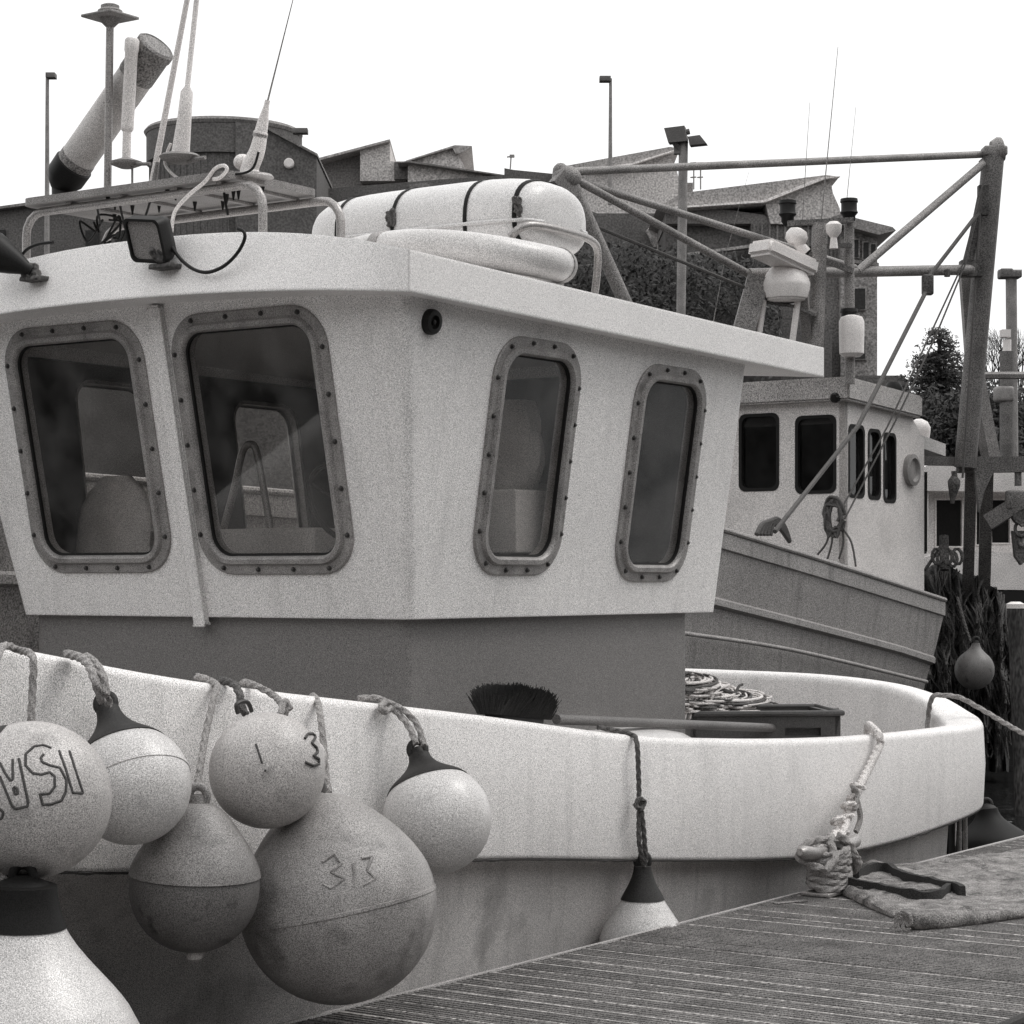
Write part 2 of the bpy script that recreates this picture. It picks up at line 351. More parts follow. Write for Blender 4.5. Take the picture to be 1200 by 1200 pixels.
def nrm_out(i):
    a, b_ = ol[i-1], ol[(i+1) % NO]; tu, tv_ = b_[0]-a[0], b_[1]-a[1]; l = math.hypot(tu, tv_) or 1
    return (-tv_/l*-1, tu/l*-1) if False else (tv_/l, -tu/l)
def off(i, o, z):
    u_, v_ = ol[i][0], ol[i][1]; nu, nv = nrm_out(i)
    if nu*(u_-(-.6))+nv*v_ < 0: nu, nv = -nu, -nv
    return L(u_+nu*o, v_+nv*o, z)
rows = [[] for _ in range(16)]; low = [[] for _ in range(6)]; inner = []
for i in range(NO):
    _, _, zt, zb, wd = ol[i]
    cs = [(-.16, zb+.012), (-.02, zb), (-.004, zb+.006), (0, zb+.02), (.012, (zb+zt)/2), (0, zt-.035), (-.004, zt-.02), (-.013, zt-.008), (-.03, zt), (-.03-wd*.5, zt+.002), (-.03-wd, zt-.004),
          (-.045-wd, zt-.012), (-.058-wd, zt-.03), (-.062-wd, zt-.06), (-.066-wd, zt-.25), (-.08-wd, max(.72, zb+.04))]
    for j, (o_, z_) in enumerate(cs): rows[j].append(off(i, o_, z_))
    inner.append(off(i, -.08-wd, max(.72, zb+.04)))
    fl_ = max(0, min(3.0, (-.5-ol[i][0])*1.7)) if ol[i][0] > -4.5 else max(.3, 3.0-(-4.5-ol[i][0])*1.6)
    for j, (o_, z_) in enumerate(((-.15, zb+.02), (-.155-.01*fl_, zb-.02), (-.17-.13*fl_, zb-.25), (-.24-.26*fl_, .25), (-.33-.33*fl_, 0), (-.5-.35*fl_, -.4))): low[j].append(off(i, o_, z_))
bm = BM(); grid(bm, rows, True); obj('bulwark', bm, 'hull_gelcoat', boat, ang=60)
bm = BM(); ed = [off(i, -.012, ol[i][3]-.002) for i in range(NO)]; ed = resample(ed+[ed[0]], .03)
sweep(bm, ed, lambda s_, a, t_: .0045+.006*max(0, noise.noise(Vector((s_*3, 0, 0)))+noise.noise(Vector((s_*17, 4, 0)))), 6); obj('chafed_edge', bm, 'marker', boat)
bm = BM(); grid(bm, low, True); obj('hull', bm, 'lower_hull', boat, ang=60)
bm = BM(); bm.faces.new([bm.verts.new(p) for p in inner]); obj('deck', bm, 'base_grey', boat, flat=True)
# --- wheelhouse
WZ0, WH, ZT = 1.93, 1.36, 3.372
def whring(z, inset=0, r=.05, n=6):
    h = (z-WZ0)/WH; f = -.29*h+inset; a = 2.71-inset; s = 1.2+.2*h-inset
    return [L(x, y, z) for x, y in rrect(f, -s, a, s, r, n)]
def solid(rings):
    bm = BM(); vr = grid(bm, rings, True); bm.faces.new(vr[0][::-1]); bm.faces.new(vr[-1]); bmesh.ops.recalc_face_normals(bm, faces=bm.faces); return bm
def tmp(bm, name='tmp'):
    me = bpy.data.meshes.new(name); bmesh.ops.recalc_face_normals(bm, faces=bm.faces); bm.to_mesh(me); bm.free(); o = bpy.data.objects.new(name, me); COL.objects.link(o); return o
FF = Frame(L(0, 0, WZ0), B2, L(-.29, 0, WZ0+WH)-L(0, 0, WZ0))
SF = Frame(L(0, 1.2, WZ0), A2, L(0, 1.4, WZ0+WH)-L(0, 1.2, WZ0))
PF = Frame(L(0, -1.2, WZ0), A2, L(0, -1.4, WZ0+WH)-L(0, -1.2, WZ0)); PF.n = (PF.n if PF.n.dot(B2) < 0 else -PF.n)
W1 = FF.rect((1, 382), (165, 377), (206, 671), (44, 671)); W2 = FF.rect((195, 367), (378, 357), (422, 672), (240, 674))
W3 = SF.rect((582, 392), (681, 402), (656, 672), (549, 676)); W4 = SF.rect((747, 424), (829, 434), (802, 681), (716, 682))
print('W', W1, W2, W3, W4)
h_avg = (W1[2]-W1[0]+W2[2]-W2[0])/2
FRW = .086
wins = [(FF, W1, .19), (FF, W2, .19), (SF, W3, .2), (SF, W4, .2), (PF, W3, .2), (PF, W4, .2)]
def cutprism(fr_, rc, r, ins, out=.15, inn=-.3):
    q = rrect(rc[0]+ins, rc[1]+ins, rc[2]-ins, rc[3]-ins, r-ins)
    bm = BM(); prism(bm, [fr_.at(x, y, out) for x, y in q], fr_.n*(inn-out)); return bm
shell = tmp(solid([whring(z) for z in (WZ0, WZ0+.02, 2.4, 2.8, ZT-.02, ZT)]))
inn_ = tmp(solid([whring(z, .05, .03) for z in (WZ0+.04, 2.4, 2.8, ZT-.03)]))
cuts = [inn_]+[tmp(cutprism(f_, rc, r_, FRW-.03)) for f_, rc, r_ in wins]
DF = Frame(L(2.71, 0, WZ0), B2, UP); DF.n = A2.copy()
cuts.append(tmp(cutprism(DF, (-.75, .35, -.1, 1.1), .12, 0)))
for c in cuts:
    md = shell.modifiers.new('b', 'BOOLEAN'); md.operation = 'DIFFERENCE'; md.object = c; md.solver = 'EXACT'
dg = bpy.context.evaluated_depsgraph_get(); me = bpy.data.meshes.new_from_object(shell.evaluated_get(dg))
for c in cuts+[shell]: bpy.data.objects.remove(c)
bm = BM(); bm.from_mesh(me)
wh = obj('wheelhouse', bm, 'gelcoat', boat, ang=30)
# interior lining (dark) just inside the shell, floor
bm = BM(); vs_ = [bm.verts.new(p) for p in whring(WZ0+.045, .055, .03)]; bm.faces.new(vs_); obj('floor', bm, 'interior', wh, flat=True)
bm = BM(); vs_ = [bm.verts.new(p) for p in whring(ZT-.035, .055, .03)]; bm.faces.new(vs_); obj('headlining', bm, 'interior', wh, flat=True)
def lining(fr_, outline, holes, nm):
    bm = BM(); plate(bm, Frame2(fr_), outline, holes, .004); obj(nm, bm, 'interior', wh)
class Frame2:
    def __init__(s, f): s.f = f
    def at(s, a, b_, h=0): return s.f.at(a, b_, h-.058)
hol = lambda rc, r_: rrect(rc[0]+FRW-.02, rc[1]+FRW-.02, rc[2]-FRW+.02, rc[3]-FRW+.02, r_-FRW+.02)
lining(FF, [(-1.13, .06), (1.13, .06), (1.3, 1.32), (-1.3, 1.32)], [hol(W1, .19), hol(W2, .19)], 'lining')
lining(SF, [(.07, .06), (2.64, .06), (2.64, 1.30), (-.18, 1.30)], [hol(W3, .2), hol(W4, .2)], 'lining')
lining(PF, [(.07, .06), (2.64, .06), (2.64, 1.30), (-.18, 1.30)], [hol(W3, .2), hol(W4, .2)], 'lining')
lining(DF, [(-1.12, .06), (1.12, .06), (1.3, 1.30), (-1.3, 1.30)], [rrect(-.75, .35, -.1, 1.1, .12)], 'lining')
# window frames
def bolt_mesh(n):
    bm = BM(); lathe(bm, [(.012, -.004), (.012, .002), (.0085, .003), (.0085, .010), (.005, .013)], Vector((0, 0, 0)), n, 8)
    return bm
for wi, (f_, rc, r_) in enumerate(wins):
    bm = BM(); rows = []
    for ins, hh in ((0, -.002), (0, .008), (.006, .013), (.044, .013), (.048, .022), (.054, .030), (.074, .030), (.082, .024), (FRW, .012), (FRW, -.056), (FRW-.028, -.056)):
        rows.append([f_.at(x, y, hh) for x, y in rrect(rc[0]+ins, rc[1]+ins, rc[2]-ins, rc[3]-ins, r_-ins, 8)])
    grid(bm, rows, True); wf = obj('window_frame', bm, 'alloy', boat, ang=35)
    q = rrect(rc[0]+FRW-.004, rc[1]+FRW-.004, rc[2]-FRW+.004, rc[3]-FRW+.004, r_-FRW+.004)
    bm = BM(); bm.faces.new([bm.verts.new(f_.at(x, y, -.012)) for x, y in q]); obj('window_pane', bm, 'cabin_glass', wf, flat=True)
    bm = BM(); grid(bm, [[f_.at(x, y, hh) for x, y in rrect(rc[0]+FRW+i_, rc[1]+FRW+i_, rc[2]-FRW-i_, rc[3]-FRW-i_, r_-FRW-i_)] for i_, hh in ((-.002, .0), (-.002, .008), (.008, .004), (.009, -.009))], True)
    obj('gasket', bm, 'gasket', wf)
    if wi < 4:
        path = [Vector((x, y, 0)) for x, y in rrect(rc[0]+.025, rc[1]+.025, rc[2]-.025, rc[3]-.025, r_-.025, 10)]; path.append(path[0])
        tot = sum((path[i]-path[i-1]).length for i in range(1, len(path))); nb = 18
        pp = resample(path, tot/nb)[:nb]; first = None
        for q in pp:
            w0 = f_.at(q.x, q.y, .014)
            if first is None: first = obj('bolt', bolt_mesh(f_.n), 'bolt', wf, origin=w0)
            else:
                c = first.copy(); COL.objects.link(c); c.parent = wf; c.location = w0-root_loc(boat)
# centre rib on the front
bm = BM(); a0 = FF.at(.0, -.03, .016); a1 = FF.at(-.0, 1.44, .016)
beam(bm, a0, a1, .055, .03, FF.n); bmesh.ops.bevel(bm, geom=bm.edges[:], offset=.008, segments=2, affect='EDGES')
obj('front_rib', bm, 'gelcoat', wh)
# round fitting by the corner
s_, t_ = SF.inv(503, 377); bm = BM(); lathe(bm, [(.055, -.005), (.055, .02), (.05, .032), (.03, .034), (.028, .018), (.012, .018), (.01, .03), (.003, .032)], SF.at(s_, t_, 0), SF.n, 28)
obj('round_vent', bm, 'black_plastic', wh)
# base
bm = solid([[L(x, y, z) for x, y in rrect(.04, -1.15, 2.5, 1.15, .05)] for z in (.7, .9, 1.6, WZ0+.01)]); obj('wheelhouse_base', bm, 'base_grey', boat)
# roof: cambered slab with a deep sloping front fascia
def rz_b(u_, v_): return 3.283-.0175*(u_+.4)+.055*(1-abs(v_/1.5)**2)+.008*(1.5-v_)
def rz_t(u_, v_): return 3.458-.0205*(u_+.4)+.165*(1-abs(v_/1.5)**2.4)+.004*(1.5-v_)
us = [-.4+3.78*i/22 for i in range(23)]; vsx = [-1.5+3.0*i/30 for i in range(31)]
def uo(u_, v_, bot):   # front edge leans out towards the bottom
    return u_-(.10 if bot else 0)*max(0, 1-(u_+.4)/.2)*max(0, 1-abs(v_/1.5)**4)
bm = BM(); top = [[L(uo(a, b_, 0), b_, rz_t(a, b_)) for b_ in vsx] for a in us]; bot = [[L(uo(a, b_, 1), b_, rz_b(a, b_)) for b_ in vsx] for a in us]
vt = grid(bm, top); vb = grid(bm, bot)
def ringe(g_): return g_[0][:]+[r_[-1] for r_ in g_[1:-1]]+g_[-1][::-1]+[r_[0] for r_ in g_[-2:0:-1]]
ra, rb = ringe(vt), ringe(vb)
for i in range(len(ra)): bm.faces.new((ra[i], ra[(i+1) % len(ra)], rb[(i+1) % len(ra)], rb[i]))
roof = obj('roof', bm, 'roof_paint', boat, ang=32)
# interior bits seen through the glass
def IV(px, py, u_): return PU(px, py, u_)
c = IV(92, 590, 1.0); hs = BM()
rows = []
for k in range(9):
    a = k/8; zz = 2.0+.62*a; ww = .25*math.sqrt(max(.12, 1-max(0, a-.6)**2*5.6)); dd = .05
    rows.append([L(.30+.06*a+dd*math.cos(q_), -.90+ww*math.sin(q_)*1.0, zz) for q_ in [2*PI*j/20 for j in range(20)]])
vr = grid(hs, rows, True); hs.faces.new(vr[-1]); hs.faces.new(vr[0][::-1])
box(hs, L(.2, -.9, 2.12), (.22, .44, .12), A2, -B2, UP, bev=.04)
obj('helm_seat', hs, 'pale_tube', wh)
bm = BM(); box(bm, L(.62, -.25, 2.24), (.36, 1.1, .22), A2, -B2, UP, bev=.02); obj('chart_shelf', bm, 'interior_pale', wh)
bm = BM(); box(bm, L(.10, -.1, 2.02), (.22, 2.1, .12), A2, -B2, UP, bev=.02); box(bm, L(.1, -.62, 2.12), (.2, .34, .14), A2, -B2, UP, bev=.03); obj('console', bm, 'base_grey', wh)
bm = BM(); tube(bm, [L(.5, -.34, 2.3), L(.5, -.25, 2.55), L(.5, -.20, 2.72), L(.5, -.15, 2.76), L(.5, -.10, 2.7), L(.5, -.01, 2.3)], .018, 10, 6); obj('grab_hoop', bm, 'steel', wh)
bm = BM(); tube(bm, [L(.3, -.45, 2.1), L(.3, -.40, 2.36)], .012); ball(bm, L(.3, -.40, 2.42), .05, 16, (1, 1, 1.5)); obj('microphone', bm, 'black_plastic', wh)
bm = BM(); c = PV(594, 612, 1.0); box(bm, c, (.28, .3, .3), A2, -B2, UP, bev=.01); obj('white_locker', bm, 'interior_pale', wh)
bm = BM(); sweep(bm, [PV(597, 640, .85)-UP*.02, PV(597, 640, .85)-UP*.36], .09, 12); obj('locker_stand', bm, 'interior', wh)
bm = BM(); c = PV(600, 528, .88); rows = []
for k in range(12):
    a = k/11; rr = .13*math.sin(PI*min(1, .18+a*.75))+.05
    rows.append([c+UP*(.24-.5*a)+(A2*math.cos(q_)*rr*.7+B2*math.sin(q_)*rr)*(1+.18*math.sin(3*q_+4*a)) for q_ in [2*PI*j/20 for j in range(20)]])
vr = grid(bm, rows, True); bm.faces.new(vr[0]); bm.faces.new(vr[-1]); obj('hanging_oilskin', bm, 'interior_pale', wh)
bm = BM(); box(bm, L(1.9, .05, 2.3), (.5, 1.0, .62), A2, -B2, UP, bev=.03); obj('cabinet', bm, 'base_grey', wh)
bm = BM(); c = L(.36, .55, 2.46); sweep(bm, [c+(B2*math.cos(a)+(UP*.9-A2*.4)*math.sin(a))*.2 for a in [2*PI*k/32 for k in range(32)]], .013, 8, closed=True)
for a in (.5, 2.6, 4.7): sweep(bm, [c, c+(B2*math.cos(a)+(UP*.9-A2*.4)*math.sin(a))*.2], .010, 6)
obj('steering_wheel', bm, 'black_plastic', wh)
bm = BM(); rb_ = random.Random(6)
for k in range(9): c = L(.16+rb_.uniform(0, .1), rb_.uniform(-1.0, .9), 2.09); box(bm, c, (rb_.uniform(.05, .12), rb_.uniform(.05, .2), rb_.uniform(.03, .12)), A2+B2*rb_.uniform(-.5, .5), None, UP, bev=.008)
obj('sill_clutter', bm, 'pale_tube', wh)
# rack over the roof -------------------------------------------------
ZP = 3.945
bm = BM(); q = rrect(-.02, -1.19, .62, .19, .06, 4); prism(bm, [L(a, b_, ZP) for a, b_ in q], UP*.035)
for v_ in (-.9, -.55, -.2, .08):
    box(bm, L(.3, v_, ZP-.008), (.56, .03, .012), A2, -B2, UP)
rack = obj('rack_plate', bm, 'plate_under', boat)
def hoop(u_, va, vb_, zl):
    bm = BM(); zt = ZP-.03; r_ = .11
    pts = [L(u_, va, zl), L(u_, va, zt-r_)]+[L(u_, va+r_*(1-math.cos(R(t2))), zt-r_+r_*math.sin(R(t2))) for t2 in (20, 45, 70, 90)]
    pts += [L(u_, vb_-r_*(1-math.cos(R(t2))), zt-r_+r_*math.sin(R(t2))) for t2 in (90, 70, 45, 20, 0)]+[L(u_, vb_, zl)]
    sweep(bm, pts, .021, 12); return bm
obj('rack_hoop', hoop(.04, -1.21, .33, 3.52), 'steel', rack); obj('rack_hoop', hoop(.58, -1.21, .33+.02, 3.52), 'steel', rack)
bm = BM(); rb_ = random.Random(3)
for i in range(14): 
    v_ = rb_.uniform(-1.0, .15); u_ = rb_.uniform(.03, .5); sweep(bm, [L(u_, v_, ZP), L(u_, v_, ZP-.045)], lambda s, a, t2: .012*(1-.7*t2), 6)
obj('clip_row', bm, 'black_plastic', rack)
RK = .12
def onrack(px, py, u_=RK): return PU(px, py, u_)
# GPS mushroom on a pole
a0 = onrack(126, 224); a1 = onrack(129, 20); a0.z = ZP+.03
bm = BM(); sweep(bm, [a0, a1], .019, 14); gp = tag(obj('antenna_mast', bm, 'steel', boat), 'pale pole with a square plate on top')
bm = BM(); c = a1; box(bm, c+UP*.0, (.2, .2, .014), A2, -B2, UP, bev=.005); lathe(bm, [(.02, -.05), (.05, -.02), (.055, 0)], c, UP, 20); lathe(bm, [(.058, .008), (.06, .03), (.045, .04), (.045, .055), (.03, .062)], c, UP, 24)
obj('square_plate', bm, 'plate_under', gp)
# tilted tube (flare tube) with dark ends
a0 = onrack(83, 198, .25); a1 = onrack(178, 62, .25); ax = (a1-a0).normalized(); ln = (a1-a0).length; rr = .089
bm = BM(); lathe(bm, [(rr, 0), (rr, ln*.62), (rr*.97, ln*.63), (rr, ln*.64), (rr*1.0, ln)], a0, ax, 32); ft = tag(obj('flare_tube', bm, 'pale_tube', boat), 'thick tilted tube with dark ends')
bm = BM(); lathe(bm, [(rr*.45, -.13), (rr*.8, -.10), (rr*1.10, -.05), (rr*1.12, .03), (rr*1.02, .035)], a0, ax, 32); obj('end_cap', bm, 'black_plastic', ft)
bm = BM(); lathe(bm, [(rr*1.03, .035), (rr*1.03, .075)], a0, ax, 32); obj('lower_ring', bm, 'gantry_steel', ft); bm = BM(); lathe(bm, [(rr*1.02, ln*.80), (rr*1.04, ln*.81), (rr*1.04, ln), (rr*1.1, ln+.005), (rr*1.1, ln+.04), (rr*.95, ln+.05), (rr*.9, ln+.045)], a0, ax, 32); obj('end_collar', bm, 'gantry_steel', ft)
bm = BM(); p_ = onrack(76, 222, .25); p_.z = ZP+.03; sweep(bm, [a0-ax*.10, p_], lambda s, a, t2: .045+.02*t2, 14); obj('bracket', bm, 'black_plastic', ft)
# white stub antenna
a0 = onrack(148, 190); a1 = onrack(149, 152); a2 = onrack(155, 45); b0 = a0.copy(); b0.z = ZP+.03
bm = BM(); sweep(bm, [a0, a1], .021, 14); ax = (a2-a1).normalized(); ln = (a2-a1).length; lathe(bm, [(.022, -.01), (.030, 0), (.031, .02), (.031, ln-.07), (.035, ln-.06), (.035, ln-.01), (.028, ln)], a1, ax, 20)
sa = tag(obj('stub_antenna', bm, 'white_plastic', boat), 'short thick white rod')
bm = BM(); lathe(bm, [(.03, -.03), (.075, -.012), (.078, 0), (.05, .01), (.022, .02)], a0, UP, 24); sweep(bm, [a0-UP*.01, onrack(176, 192)], .009, 8); sweep(bm, [onrack(155, 195), onrack(155, 228)], .006, 6); obj('base_disc', bm, 'plate_under', sa)
# two long rods
for (x0, y0, x1, y1, r0, r1) in ((177, 222, 224, -25, .016, .013), ):
    bm = BM(); sweep(bm, [onrack(x0, y0), onrack(x1, y1)], lambda s, a, t2: r0+(r1-r0)*t2, 12); obj('long_rod', bm, 'white_plastic', boat)
a0 = onrack(211, 184); a1 = onrack(216, 140); a2 = onrack(219, 108); a3 = onrack(233, -25)
bm = BM(); sweep(bm, [a0, a1, a1.lerp(a2, .03), a2, a2.lerp(a3, .05), a3], lambda s, a, t2: (.045 if s < .02 else .032 if s < .17 else .034 if s < .2 else .030 if s < .33 else .013), 16)
sa = tag(obj('whip_antenna', bm, 'white_plastic', boat), 'tall white rod with a flared foot')
bm = BM(); lathe(bm, [(.04, -.03), (.085, -.015), (.10, 0), (.085, .012), (.045, .02)], a0, UP, 24); sweep(bm, [a0-UP*.02+B2*-.07, a0-UP*.02+B2*.16+A2*.0], .01, 8); sweep(bm, [onrack(184, 190), onrack(180, 218)], .014, 8); obj('base_disc', bm, 'plate_under', sa)
# right ratchet antenna
pts = [onrack(293, 205), onrack(293, 196), onrack(301, 178), onrack(306, 156)]
bm = BM(); sweep(bm, smooth(pts, 5), lambda s, a, t2: .046-.016*t2, 16); ball(bm, onrack(284, 190), .042, 16, (1, 1, .9)); ma = tag(obj('ratchet_antenna', bm, 'white_plastic', boat), 'white elbow mount with a thin whip')
bm = BM(); a0 = onrack(305, 158); a1 = onrack(312, 125); ax = (a1-a0); ln = ax.length; lathe(bm, [(.034, -.004), (.034, .012), (.030, .014), (.026, .06), (.013, ln), (.012, ln+.03)], a0, ax, 16)
obj('sleeve', bm, 'white_plastic', ma)
bm = BM(); sweep(bm, [a1, onrack(347, -15)], lambda s, a, t2: .005-.003*t2, 6); obj('whip', bm, 'steel', ma)
bm = BM(); lathe(bm, [(.035, -.01), (.035, .004)], a0, ax, 16); lathe(bm, [(.10, 0), (.09, .012), (.05, .02)], onrack(296, 208)-UP*.0, UP, 20); obj('collar', bm, 'steel', ma)
# cables
def cable(pts, r_, m_, nm='cable'):
    bm = BM(); sweep(bm, smooth(pts, 8), r_, 8); return obj(nm, bm, m_, boat)
cable([onrack(x, y, -.03) for x, y in ((201, 272), (205, 248), (222, 228), (240, 213), (252, 198), (262, 194), (266, 199), (258, 208), (250, 210))], .009, 'white_plastic')
cable([onrack(x, y) for x, y in ((200, 168), (193, 190), (202, 204), (216, 213))], .007, 'white_plastic')
cable([onrack(x, y, .02) for x, y in ((303, 178), (297, 196), (285, 203), (262, 205))], .006, 'black_plastic')
cable([onrack(x, y, .1) for x, y in ((262, 222), (264, 236), (267, 252))], .006, 'black_plastic')
# clutter of wires under the rack
bm = BM(); rb_ = random.Random(5)
for i in range(4):
    x0 = rb_.uniform(104, 130); pts = [onrack(x0+rb_.uniform(-14, 22), rb_.uniform(252, 286), .3) for _ in range(5)]; sweep(bm, smooth(pts, 6), .006, 6)
obj('wire_tangle', bm, 'black_plastic', boat); bm = BM()
for x0, x1 in ((113, 118), (140, 146), (176, 166)): sweep(bm, smooth([onrack(x0, 236, .1), onrack((x0+x1)/2, 252, .15), onrack(x1, 262, .2)], 5), .006, 6)
obj('drop_wires', bm, 'black_plastic', boat)
# floodlights on the fascia
def floodlight(px, py, size, ex, ey, mpx, mpy, um, lab):
    c = PU(px, py, -.55)
    f_ = Frame(c, ex, ey)
    bm = BM(); hw, hh = size[0]/2, size[1]/2
    rows = [[f_.at(x, y, z) for x, y in rrect(-hw*s, -hh*s, hw*s, hh*s, .03*s)] for s, z in ((.5, -.10), (.85, -.07), (1, -.03), (1, .02), (.88, .022), (.86, .008))]
    vr = grid(bm, rows, True); bm.faces.new(vr[0])
    hd = tag(obj('floodlight', bm, 'black_plastic', boat), lab)
    bm = BM(); bm.faces.new([bm.verts.new(f_.at(x, y, .009)) for x, y in rrect(-hw*.87, -hh*.87, hw*.87, hh*.87, .026)]); obj('lens', bm, 'lamp_glass', hd, flat=True)
    m_ = PU(mpx, mpy, um); bm = BM(); box(bm, m_, (.12, .13, .025), A2, -B2, Vector(A2)*.3+UP, bev=.008); box(bm, m_+UP*.04-A2*.03, (.05, .09, .06), bev=.012)
    sweep(bm, [m_-A2*.03, (m_-A2*.08+c)/2, c-f_.n*.06], .014, 8); lathe(bm, [(.014, -.05), (.014, .05)], m_+UP*.05-A2*.04, B2, 8)
    for s in (-1, 1): lathe(bm, [(.012, 0), (.012, .02)], m_+B2*.05*s-A2*.03, -A2, 6)
    obj('bracket', bm, 'rust_steel', hd); return hd
floodlight(173, 281, (.215, .20), B2*1+UP*-.12, UP*1.0+B2*-.22-A2*.45, 197, 313, -.47, 'floodlight with a square pale lens')
# left one, seen from behind
c0 = PU(-22, 288, -.62); c1 = PU(38, 318, -.5); bm = BM(); ax = (c1-c0).normalized()
lathe(bm, [(.09, 0), (.095, .06), (.085, .10), (.06, .17), (.03, .24), (.028, .27)], c0, ax, 20); hd = tag(obj('floodlight', bm, 'black_plastic', boat), 'black tapered floodlight cut by the frame edge')
m_ = PU(42, 327, -.47); bm = BM(); box(bm, m_, (.10, .12, .025), A2, -B2, Vector(A2)*.3+UP, bev=.008); box(bm, m_+UP*.03-A2*.02, (.05, .06, .08), bev=.01); lathe(bm, [(.018, -.05), (.018, .05)], m_+UP*.02-A2*.03, B2, 8); obj('bracket', bm, 'rust_steel', hd)
cable([PU(x, y, -.5) for x, y in ((200, 288), (213, 305), (228, 316), (244, 319), (262, 312), (277, 298), (286, 282), (286, 272), (279, 268))], .008, 'black_plastic')
cable([PU(x, y, -.40) for x, y in ((22, 304), (32, 292), (46, 286), (62, 284))], .008, 'black_plastic')
# items in the cockpit: raised hatch they lie on
bm = BM(); box(bm, L(3.35, .82, .90), (1.5, 1.1, .36), A2, -B2, UP, bev=.03); obj('stern_locker', bm, 'hull_gelcoat', boat)
# stern fittings below the band
bm = BM()
p_ = PV(1111, 985, 1.5); box(bm, p_, (.10, .05, .55), A2, -B2, UP)
obj('rubber_strake', bm, 'black_plastic', boat)
for x_ in (1124, 1131):
    bm = BM(); tube(bm, [PV(x_, 950, 1.55), PV(x_+1, 1020, 1.55)], .014); obj('stern_pipe', bm, 'steel', boat)
# cast shadows etc come from light; deck drain dot
# ================================================================== LIFE RAFT
lr = thing('life_raft', L(1.42, .35, 3.58), 'white liferaft canister with black straps lying across the wheelhouse roof', 'life raft')
C0 = L(1.42, .36, 3.85); hl, ru, rz_ = .70, .33, .235
def canring(s, k=1.0, n=36, e=2.6):
    # s in -1..1 along v; rounded shoulders
    q = (1-abs(s)**4.5)**(1/3.0) if abs(s) < 1 else 0
    q = max(q, .0); out = []
    for j in range(n):
        a = 2*PI*j/n; cu = math.copysign(abs(math.cos(a))**(2/e), math.cos(a)); sz = math.copysign(abs(math.sin(a))**(2/e), math.sin(a))
        out.append(C0+B2*(s*hl)+A2*(cu*ru*k*(.50+.50*q))+UP*(sz*rz_*k*(.45+.55*q)*(1 if sz > 0 else .8)))
    return out
bm = BM(); sv = [-1, -.995, -.97, -.93, -.87, -.8, -.7, -.55, -.35, -.1, .1, .35, .55, .7, .8, .87, .93, .97, .995, 1]
vr = grid(bm, [canring(s) for s in sv], True); bm.faces.new(vr[0]); bm.faces.new(vr[-1]); obj('canister', bm, 'canister', lr, ang=50)
bm = BM()
ss = [-1+2*i/60 for i in range(61)]
for sg in (1, -1):
    pts = []
    for s in ss:
        r_ = canring(s)[0 if sg > 0 else 18]; pts.append(r_-UP*.02)
    sweep(bm, pts, .011, 8)
obj('seam_lip', bm, 'canister', lr)
for s in (-.65, -.13, .50, .88):
    bm = BM(); rg = [canring(s-.014, 1.008), canring(s-.014, 1.02), canring(s+.014, 1.02), canring(s+.014, 1.008)]; grid(bm, rg, True); obj('strap', bm, 'black_vinyl', lr)
for s in (-.145, .90):
    r_ = canring(s, 1.03)[14 if False else 20]; bm = BM(); 
    c = canring(s, 1.03)[17]; random.seed(int(100*s)+400)
    for _ in range(4): rope(bm, [c+Vector((random.uniform(-.02, .02), random.uniform(-.015, .01), random.uniform(-.06, .04))) for _ in range(5)], .010)
    obj('lashing_knot', bm, 'rope_dark', lr)
bm = BM()   # cradle bar round the right end
cpts = [L(1.08, .98, 3.74), L(1.14, 1.05, 3.80), L(1.42, 1.09, 3.80), L(1.68, 1.08, 3.78), L(1.76, 1.05, 3.68), L(1.77, 1.02, 3.50)]
sweep(bm, smooth(cpts, 6), .02, 10); obj('cradle_bar', bm, 'steel', lr)
bm = BM()
for v_ in (-.2, .85): 
    for u_ in (1.2, 1.62): box(bm, L(u_, v_, 3.60), (.12, .1, .16), A2, -B2, UP)
obj('cradle_foot', bm, 'plate_under', lr)
bm = BM()
for (u_, z_) in ((1.3, 3.80), (1.42, 3.92), (1.36, 3.98)): lathe(bm, [(.014, -.02), (.014, .008)], L(u_, 1.045, z_), B2, 8)
obj('end_plug', bm, 'black_plastic', lr)
# LIFEBUOY
lb = thing('lifebuoy', L(.80, .93, 3.52), 'pale ring lifebuoy lying flat on the roof in front of the raft canister', 'lifebuoy')
bm = BM(); c = L(.78, .86, 3.60); pts = [c+(A2*math.cos(a)*.44+B2*math.sin(a)*.54)+UP*(-.06*max(0, math.sin(a))**2+.01) for a in [2*PI*k/48 for k in range(48)]]
sweep(bm, pts, .078, 20, closed=True); obj('ring', bm, 'white_vinyl', lb)
bm = BM()
for a in (R(188), R(72)):
    d_ = A2*math.cos(a)*.44+B2*math.sin(a)*.54; tn = (-A2*math.sin(a)*.44+B2*math.cos(a)*.54).normalized()
    lathe(bm, [(.079, -.03), (.082, -.028), (.082, .028), (.079, .03)], c+d_+UP*(-.06*max(0, math.sin(a))**2+.01), tn, 20)
obj('band', bm, 'alloy', lb)
